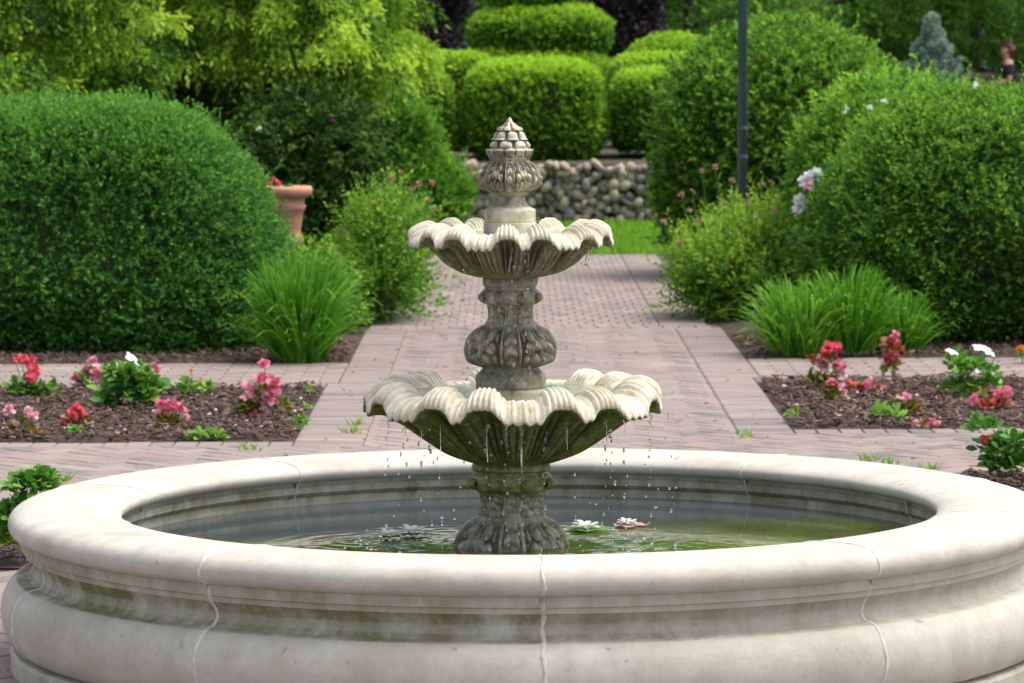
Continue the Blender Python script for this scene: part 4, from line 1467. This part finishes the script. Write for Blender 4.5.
K = M
bedplant('begonia', 'red begonia over green leaves at the far left back of the left bed', 30, 397,
         [(18, 390, 16, 14, 40, 11, K['herb'], .45), (44, 392, 14, 12, 34, 10, K['herb'], .5)],
         [(20, 357, 5, K['red']), (27, 360, 7, K['red']), (32, 371, 8, K['red']), (29, 376, 6, K['red']), (14, 358, 3, K['red'])])
bedplant('begonia', 'soft pink begonia beside the white flowered plant in the left bed', 90, 388,
         [(84, 378, 13, 12, 26, 9, K['herb'], .6)],
         [(91, 361, 7, K['pale_pink']), (95, 371, 8, K['pink']), (86, 376, 7, K['pale_pink']), (75, 376, 6, K['pink']), (99, 376, 6, K['pale_pink']), (83, 368, 4, K['pink'])])
vin = bedplant('periwinkle', 'leafy green plant with white flower, largest in the left bed', 128, 408,
               [(120, 398, 28, 24, 70, 16, K['herb'], .42), (143, 394, 24, 20, 54, 16, K['herb'], .48), (128, 380, 26, 20, 60, 13, K['herb'], .55), (112, 372, 14, 10, 22, 10, K['herb'], .6)],
               [(136, 371, 4, K['white']), (103, 364, 3, K['herb'])], 'flower', 10)
bedplant('begonia', 'small pink begonia on thin stems behind the big leafy plant', 158, 398,
         [(156, 390, 10, 10, 16, 8, K['bronze'], .7)], [(155, 367, 5, K['pink']), (152, 364, 4, K['pink'])])
bedplant('begonia', 'pale pink begonia at the front left corner of the left bed', 16, 436,
         [(20, 428, 14, 12, 24, 9, K['bronze'], .3), (32, 432, 8, 5, 8, 9, K['bronze'], .7)],
         [(7, 409, 7, K['pale_pink']), (28, 412, 8, K['pale_pink']), (12, 423, 6, K['pale_pink']), (23, 433, 5, K['pale_pink'])])
bedplant('begonia', 'bright red begonia alone in the front of the left bed', 74, 426,
         [(72, 422, 13, 8, 22, 9, K['russet'], .6), (84, 423, 8, 5, 8, 8, K['bronze'], .6)],
         [(73, 408, 7, K['red']), (79, 413, 7, K['red']), (66, 420, 6, K['red']), (70, 414, 6, K['red'])])
bedplant('begonia', 'pink begonia with olive leaves in front of the leafy plant', 168, 426,
         [(168, 421, 17, 10, 40, 9, K['bronze'], .25)],
         [(160, 402, 6, K['pink']), (172, 403, 7, K['pink']), (179, 408, 6, K['pink']), (158, 413, 7, K['pale_pink']), (166, 409, 6, K['pink']), (184, 415, 4, K['pale_pink'])])
bedplant('seedling', 'pale green sprig with orange tips in the middle of the left bed', 194, 398,
         [(186, 388, 13, 12, 30, 9, K['herb'], .75), (205, 388, 12, 8, 22, 8, K['herb'], .8)], [(190, 370, 2.5, K['orange']), (200, 379, 2.5, K['orange'])], 'plant', 8)
bedplant('begonia', 'tallest pink begonia at the path end of the left bed', 262, 418,
         [(246, 409, 14, 8, 36, 10, K['bronze'], .2), (278, 407, 12, 7, 26, 10, K['bronze'], .2), (263, 395, 9, 14, 16, 9, K['bronze'], .6), (249, 414, 6, 8, 8, 9, K['russet'], .6)],
         [(264, 365, 7, K['pink']), (258, 378, 7, K['pink']), (268, 381, 8, K['pink']), (249, 388, 9, K['pale_pink']), (257, 394, 9, K['pale_pink']), (274, 386, 9, K['pink']), (270, 396, 9, K['pink']),
          (263, 410, 5, K['pale_pink']), (253, 420, 6, K['pink']), (245, 396, 6, K['pale_pink'])])
bedplant('weed', 'low bright green weed on the front edge of the left bed', 206, 438, [(196, 437, 13, 6, 34, 9, K['herb'], .85), (212, 437, 15, 6, 40, 9, K['herb'], .85)], [], 'plant')
bedplant('weed', 'pale green weed creeping along the path end of the left bed', 298, 428, [(299, 424, 10, 12, 26, 6, K['herb'], .85), (290, 434, 10, 4, 20, 6, K['herb'], .8), (306, 408, 6, 6, 12, 5, K['herb'], .85)], [], 'plant')
bedplant('weed', 'tiny green weed behind the left bed corner, beside the tall pink begonia', 311, 393, [(311, 390, 7, 8, 14, 5, K['herb'], .8)], [], 'plant')
bedplant('weed', 'little green weed below the red begonia of the left bed', 78, 434, [(72, 431, 8, 4, 16, 7, K['herb'], .8)], [], 'plant')
# petals fallen on the mulch
# right bed
bedplant('begonia', 'tall red and pink begonia at the path corner of the right bed', 828, 391,
         [(815, 384, 9, 8, 18, 10, K['bronze'], .15), (827, 384, 11, 7, 18, 11, K['bronze'], .5), (832, 366, 8, 10, 14, 9, K['russet'], .5)],
         [(829, 351, 7, K['red']), (837, 351, 7, K['red']), (826, 356, 5, K['red']), (820, 363, 7, K['pale_pink']), (825, 370, 7, K['pale_pink']), (840, 369, 7, K['pink']), (841, 376, 6, K['pale_pink']), (812, 361, 5, K['russet'])])
bedplant('begonia', 'pink begonia with yellow green leaves just below the tall red one', 836, 405,
         [(834, 400, 11, 10, 24, 10, K['bronze'], .4), (833, 392, 8, 8, 12, 9, K['russet'], .8)],
         [(842, 391, 6, K['pale_pink']), (845, 398, 6, K['pale_pink']), (833, 384, 5, K['pink']), (846, 404, 4, K['pale_pink'])])
bedplant('begonia', 'low sprawling red begonia at the middle of the right bed', 866, 398,
         [(856, 393, 9, 6, 14, 9, K['russet'], .7), (868, 394, 12, 6, 20, 9, K['russet'], .75), (882, 392, 5, 4, 8, 8, K['russet'], .6)],
         [(850, 386, 4, K['red']), (869, 386, 5, K['pink']), (866, 391, 6, K['pink']), (873, 391, 6, K['pink']), (879, 391, 4, K['pale_pink'])])
bedplant('begonia', 'upright pink begonia with russet leaves at the back of the right bed', 895, 378,
         [(893, 370, 10, 9, 22, 9, K['bronze'], .6), (895, 354, 10, 8, 24, 9, K['russet'], .4), (886, 346, 5, 5, 8, 8, K['russet'], .4)],
         [(896, 339, 6, K['pink']), (894, 342, 5, K['pink']), (890, 361, 7, K['pink']), (898, 363, 7, K['pink']), (893, 357, 5, K['red'])])
bedplant('begonia', 'pale pink begonia with olive leaves at the front of the right bed', 911, 422,
         [(907, 414, 13, 12, 30, 10, K['bronze'], .35), (918, 412, 8, 5, 10, 8, K['russet'], .8)],
         [(908, 400, 6, K['pale_pink']), (918, 412, 5, K['pale_pink']), (904, 402, 4, K['pink'])])
bedplant('seedling', 'two leaved green seedling at the front edge of the right bed', 889, 425, [(880, 417, 9, 9, 9, 13, K['herb'], .8), (896, 421, 9, 9, 9, 13, K['herb'], .85)], [], 'plant')
bedplant('seedling', 'small pale weed near the path corner of the right bed', 795, 424, [(795, 418, 10, 7, 16, 7, K['herb'], .9)], [], 'plant')
vin2 = bedplant('periwinkle', 'white flowered periwinkle with light green leaves in the right bed', 972, 402,
                [(964, 394, 20, 14, 34, 15, K['herb'], .75), (975, 378, 26, 18, 46, 13, K['herb'], .7), (957, 368, 16, 12, 26, 11, K['herb'], .7), (990, 388, 14, 10, 20, 12, K['herb'], .65)], [], 'flower')
bedplant('begonia', 'red begonia with russet leaves in front of the white periwinkle', 996, 416,
         [(990, 410, 14, 9, 22, 9, K['russet'], .7), (1004, 409, 11, 7, 16, 9, K['russet'], .6), (983, 395, 3, 5, 3, 8, K['russet'], .6)],
         [(976, 403, 6, K['pink']), (984, 408, 6, K['red']), (1001, 398, 7, K['pink']), (1008, 395, 6, K['pink']), (999, 407, 7, K['red']), (1006, 405, 6, K['pink']), (992, 410, 5, K['red'])])
bedplant('begonia', 'fallen pink begonia lying on the front edge of the right bed', 928, 430,
         [(926, 427, 13, 4, 12, 7, K['russet'], .6)], [(917, 426, 4, K['pale_pink']), (934, 424, 4, K['pink']), (940, 427, 3, K['pale_pink'])])
bedplant('lantana', 'dark leaved lantana with one pink and orange flower beside the pool', 1012, 486,
         [(1004, 470, 20, 20, 60, 14, K['herb'], .4), (1010, 452, 26, 20, 66, 13, K['herb'], .45), (985, 432, 18, 14, 36, 11, K['herb'], .55), (1022, 470, 18, 20, 46, 14, K['herb'], .4), (986, 452, 10, 10, 18, 11, K['herb'], .4)],
         [(986, 443, 5, K['red']), (992, 441, 5, K['orange']), (990, 446, 5, K['pink'])])
bedplant('leafy_plant', 'leafy green plant with yellow lower leaves beside the pool, left edge', 24, 560,
         [(30, 488, 32, 20, 110, 13, K['herb'], .5), (22, 515, 34, 20, 110, 13, K['herb'], .45), (10, 540, 26, 18, 80, 13, K['spirea'], .8), (40, 478, 18, 10, 44, 11, K['herb'], .6), (2, 520, 20, 20, 60, 13, K['herb'], .45)], [], 'plant')
bedplant('marigold', 'yellow flower under the right hedge at the right edge', 1025, 366, [(1025, 360, 7, 6, 12, 7, K['herb'], .5)], [(1022, 352, 4, K['orange'])])


def white_flower(parent, u, v, D, r, tilt, az):
    q = at(u, v, D) - parent.location
    npt = 5
    a = np.arange(npt) * 2 * PI / npt + az
    A = np.stack([np.cos(a), np.sin(a), np.full(npt, .06)], 1)
    Nn = np.tile([[0, 0, 1.]], (npt, 1))
    ct, st = math.cos(tilt), math.sin(tilt)
    rot = np.array([[ct, 0, st], [0, 1, 0], [-st, 0, ct]]) @ np.array([[1, 0, 0], [0, .95, -.3], [0, .3, .95]])
    V, F = petals(np.tile(np.array(q)[None], (npt, 1)), A @ rot.T, Nn @ rot.T, np.full(npt, r), np.full(npt, r * .85))
    npmesh('white_blossom', V, F, M['white'], parent, {'tint': np.repeat(rng.uniform(.4, 1, npt), 6)})


white_flower(vin, 131, 358, gd(408), .052, math.radians(48), .3)
white_flower(vin, 118, 362, gd(408) + .05, .030, math.radians(20), .8)
for (u, v, r, tl, az) in ((983, 351, .055, 12, .2), (953, 354, .038, 18, .9), (976, 370, .060, 20, 1.2), (960, 376, .050, -14, .5), (997, 380, .045, 35, .1), (990, 355, .04, 25, .6)):
    white_flower(vin2, u, v, gd(402) + random.uniform(-.05, .05), r, math.radians(tl), az)

# petals dropped from the bedding
n = 130
P = np.concatenate([np.stack([rng.uniform(-2.6, -1.0, 65), yd(rng.uniform(18.8, 21.6, 65)), np.full(65, .036)], 1), np.stack([rng.uniform(1.35, 2.7, 65), yd(rng.uniform(19.3, 21.9, 65)), np.full(65, .036)], 1)])
A = unit(np.stack([rng.normal(size=n), rng.normal(size=n), rng.normal(size=n) * .2], 1))
V, F = petals(P, A, unit(rng.normal(size=(n, 3)) * .4 + np.array([0, -.3, 1.])), rng.uniform(.012, .026, n), rng.uniform(.010, .020, n))
o = npmesh('fallen_petals', V, F, M['pale_pink'], None, {'tint': np.repeat(rng.uniform(0, 1, n), 6)})
tag(o, 'pale pink petals fallen on the mulch of both beds', 'petals', None, 'stuff')

# hydrangea at the left flank of the right hedge
D = 25.6
p = at(808, 200, D)
hy = thing('hydrangea', 'pale hydrangea with white and pink heads against the right hedge', 'flower', (p.x, p.y, 0))
q1 = [at(u, v, D) - Vector((p.x, p.y, 0)) for (u, v) in ((811, 180), (806, 184), (817, 177), (802, 202), (800, 212))]
blossoms(hy, q1, .045, M['white'], 'flower_head', 26)
blossoms(hy, [at(810, 188, D - .05) - Vector((p.x, p.y, 0))], .035, M['pale_pink'], 'flower_head', 22)
leafball(hy, 'leaves', M['herb'], (.0, .05, .55), .13, .3, 60, .07, .045, .4)
mb = MB()
for q in q1:
    mb.tube([(0, .05, 0), (q.x * .6, .05, q.z * .5), q], .004, 5)
mb.build('stems', M['stem'], hy)

# small weeds between the bricks and litter on the paving
n = 380
pts = []
for (u, v) in ((890, 466), (870, 462), (443, 300), (440, 306), (620, 470), (745, 438), (353, 432), (356, 424), (60, 478), (250, 448), (930, 472), (438, 288), (455, 278)):
    c = gp(u, v)
    for k in range(26):
        pts.append((c.x + random.gauss(0, .022), c.y + random.gauss(0, .05), 0))
blades('joint_weeds', 'little green weeds sprouting between the bricks', np.array(pts), .035, .008, M['lawn'], 'weeds', .6)
n = 240
P = np.stack([rng.uniform(-2.6, 2.8, n), yd(rng.uniform(13.8, 26.3, n)), np.full(n, .006)], 1)
P[:120, 0] = rng.uniform(-.9, 1.3, 120)
A = unit(np.stack([rng.normal(size=n), rng.normal(size=n), rng.normal(size=n) * .12], 1))
V, F = leafquads(P, A, np.tile([[0, 0, 1.]], (n, 1)), rng.uniform(.012, .05, n), rng.uniform(.008, .022, n))
o = npmesh('leaf_litter', V, F, M['chip'], None, {'tint': np.repeat(rng.uniform(0, .4, n), 4)})
tag(o, 'dry leaf bits scattered over the brick paving', 'leaf litter', None, 'stuff')

# ------------------------------------------------------------------ urn, lamp post, bench, person
D = 27.6
p = at(287, 200, D)
zt = p.z + (200 - 185) * D / FPX
s = D / FPX
urn = thing('terracotta_urn', 'terracotta urn on a pedestal behind the left hedge', 'urn', (p.x, p.y, 0))
prof = [(25, 185), (26.5, 188), (26, 193), (22.5, 196), (18.5, 197.5), (18, 203), (19.5, 204), (19, 208), (17.2, 210), (16, 218), (14.5, 227), (13.5, 233), (15.5, 235), (17.5, 239), (16, 245), (11, 249), (11, 255), (18, 261), (19, 268)]
mb = MB()
zz = lambda y: zt - (y - 185) * s
mb.lathe([(19 * s, zz(195)), (22 * s, zz(187))] + [(r * s, zz(y)) for r, y in prof] + [(.001, zz(268))], 40)
mb.build('bowl', M['terra'], urn, True)
mb = MB()
mb.box((0, 0, zz(268) / 2 - .001), (.26, .26, zz(268) - .004))
mb.build('pedestal', M['terra'], urn)
mb = MB()
mb.lathe([(.001, zz(191)), (20 * s, zz(191))], 24)
mb.build('potting_soil', M['soil'], urn)
ger = thing('geranium', 'red geranium with sparse stems growing in the terracotta urn', 'flower', (p.x, p.y, zz(191)))
qs = [at(u, v, D - .02) - Vector((p.x, p.y, zz(191))) for (u, v) in ((268, 178), (271, 182), (275, 179), (279, 183))]
blossoms(ger, qs, .024, M['red'], 'blossom', 16)
leafball(ger, 'leaves', M['herb'], (.0, 0, .0), .13, .06, 26, .04, .034, .4)
mb = MB()
for q in qs:
    mb.tube([(q.x * .3, 0, 0), (q.x * .7, q.y * .6, q.z * .6), q], .003, 5)
mb.build('stems', M['stem'], ger)

D = 29.2
p = at(742.5, 100, D)
lp = thing('lamp_post', 'slim dark green metal lamp post rising beside the flowering shrub', 'lamp post', (p.x, p.y, 0))
lp.rotation_euler = (0, math.radians(.2), 0)
mb = MB()
mb.lathe([(.055, 0), (.055, .05), (.045, .07), (.022, .10), (.018, .12), (.018, .66), (.034, .665), (.034, 3.0), (.042, 3.02), (.042, 3.06), (.02, 3.08)], 20)
mb.build('post', M['metal'], lp, True)
for z in (.70, 1.02, 1.22):
    mb = MB()
    mb.lathe([(.034, z - .012), (.0395, z - .01), (.0395, z + .01), (.034, z + .012)], 20)
    mb.build('band', M['metal'], lp)
mb = MB()
mb.lathe([(.02, 3.08), (.10, 3.10), (.14, 3.40), (.13, 3.41)], 6)
mb.build('lantern_glass', M['glassy'], lp)
mb = MB()
mb.lathe([(.16, 3.41), (.17, 3.43), (.06, 3.54), (.02, 3.60), (.001, 3.62)], 6)
mb.build('lantern_roof', M['metal'], lp)

D = 64.0
zg = .75
hx = at(1009, 52, D)
px, py = hx.x, hx.y
zs_ = hx.z - .72                        # seat height in the world from the head centre
bn = thing('garden_bench', 'wooden bench mostly hidden behind the right hedge', 'bench', (px, py, zg))
zb_ = zs_ - zg - .10
mb = MB()
for k in range(4):
    mb.box((-.05, -.18 + k * .11, zb_), (1.3, .095, .03))
mb.build('seat', M['wood'], bn)
mb = MB()
for k in range(3):
    mb.box((-.05, .24, zb_ + .16 + k * .13), (1.3, .025, .09))
mb.build('backrest', M['wood'], bn)
for sx in (-.62, .52):
    for sy in (-.16, .22):
        mb = MB()
        mb.box((sx, sy, zb_ / 2 - .01), (.06, .06, zb_ - .01))
        mb.build('leg', M['wood'], bn)


def skin(name, verts, edges, rad, mat, parent, sub=2):
    me = bpy.data.meshes.new(name)
    me.from_pydata(verts, edges, [])
    me.materials.append(mat)
    o = bpy.data.objects.new(name, me)
    COL.objects.link(o)
    o.parent = parent
    md = o.modifiers.new('skin', 'SKIN')
    me.skin_vertices.new() if not me.skin_vertices else None
    for i, r in enumerate(rad):
        me.skin_vertices[0].data[i].radius = (r, r)
    me.skin_vertices[0].data[0].use_root = True
    md.use_smooth_shade = True
    s_ = o.modifiers.new('sub', 'SUBSURF')
    s_.levels = s_.render_levels = sub
    return o


per = thing('person', 'person in dark top and pale blue jeans sitting behind the right hedge', 'person', (px, py, zs_))
# facing left (-x): pelvis at the seat, knees forward
bv = [(0, 0, .02), (.0, 0, .18), (-.01, 0, .36), (-.01, 0, .50), (-.03, 0, .57), (-.05, 0, .64), (-.055, 0, .72), (-.05, 0, .79),
      (0, -.10, .02), (-.40, -.11, .06), (-.36, -.11, -.36), (-.46, -.11, -.42), (0, .10, .02), (-.40, .11, .06), (-.36, .11, -.36), (-.46, .11, -.42),
      (-.02, -.19, .48), (-.02, -.25, .24), (-.25, -.17, .20), (-.33, -.15, .20), (-.02, .19, .48), (-.02, .25, .24), (-.25, .17, .20), (-.33, .15, .20)]
be = [(0, 1), (1, 2), (2, 3), (3, 4), (4, 5), (5, 6), (6, 7), (0, 8), (8, 9), (9, 10), (10, 11), (0, 12), (12, 13), (13, 14), (14, 15), (3, 16), (16, 17), (17, 18), (18, 19), (3, 20), (20, 21), (21, 22), (22, 23)]
br = [.13, .125, .135, .12, .05, .075, .10, .06, .085, .062, .04, .035, .085, .062, .04, .035, .058, .045, .036, .03, .058, .045, .036, .03]
skin('body', bv, be, br, M['skin'], per)
skin('shirt', bv[:4] + [bv[16], (-.02, -.23, .30), bv[20], (-.02, .23, .30)], [(0, 1), (1, 2), (2, 3), (3, 4), (4, 5), (3, 6), (6, 7)], [.155, .15, .16, .15, .085, .07, .085, .07], M['shirt'], per)
skin('jeans', [bv[0], bv[8], bv[9], bv[10], bv[12], bv[13], bv[14]], [(0, 1), (1, 2), (2, 3), (0, 4), (4, 5), (5, 6)], [.15, .10, .076, .058, .10, .076, .058], M['jeans'], per)
skin('hair', [(-.01, 0, .77), (.03, 0, .70), (.04, 0, .60), (-.05, 0, .81)], [(0, 1), (1, 2), (0, 3)], [.085, .085, .05, .06], M['hair'], per)

# ------------------------------------------------------------------ light, world, camera
SUN_EL, SUN_AZ = math.radians(65), math.radians(84)     # azimuth from +y towards +x
w = bpy.data.worlds.new('World')
SC.world = w
w.use_nodes = True
nt = w.node_tree
bg = nt.nodes['Background']
sky = nt.nodes.new('ShaderNodeTexSky')
sky.sky_type = 'NISHITA'
sky.sun_disc = False
sky.sun_elevation = SUN_EL
sky.sun_rotation = SUN_AZ
sky.air_density = 1.0
sky.dust_density = 4.0
hs_ = nt.nodes.new('ShaderNodeHueSaturation')
hs_.inputs['Saturation'].default_value = .45      # a thin bright overcast takes the blue out of the sky
nt.links.new(sky.outputs[0], hs_.inputs['Color'])
nt.links.new(hs_.outputs[0], bg.inputs[0])
bg.inputs[1].default_value = .15
ld = bpy.data.lights.new('sun', 'SUN')
ld.energy = 1.2
ld.angle = math.radians(35)
ld.color = (1, .95, .87)
lo = bpy.data.objects.new('sun', ld)
COL.objects.link(lo)
dirv = Vector((math.sin(SUN_AZ) * math.cos(SUN_EL), math.cos(SUN_AZ) * math.cos(SUN_EL), math.sin(SUN_EL)))
lo.rotation_euler = dirv.to_track_quat('Z', 'Y').to_euler()
lo.location = dirv * 30

cd = bpy.data.cameras.new('camera')
cam = bpy.data.objects.new('camera', cd)
COL.objects.link(cam)
cam.location = (0, -CAMD * KD, H)
import mathutils
rot = mathutils.Matrix.Rotation(PI / 2 - PITCH, 4, 'X') @ mathutils.Matrix.Rotation(math.radians(-.28), 4, 'Z')
cam.rotation_euler = rot.to_euler()
cd.sensor_width = 36
cd.lens = FR / 1024 * 36
cd.clip_end = 1500
cd.clip_start = .1
cd.dof.use_dof = True
cd.dof.focus_distance = 10.8
cd.dof.aperture_fstop = 10.5
SC.camera = cam

SC.view_settings.view_transform = 'Standard'
SC.view_settings.look = 'None'
SC.view_settings.gamma = 1
SC.view_settings.exposure = 0.95
SC.view_settings.use_curve_mapping = False
SC.render.engine = 'CYCLES'
SC.cycles.use_denoising = True
SC.cycles.max_bounces = 9
SC.cycles.diffuse_bounces = 6
SC.cycles.glossy_bounces = 3
SC.cycles.transmission_bounces = 5
SC.cycles.transparent_max_bounces = 4
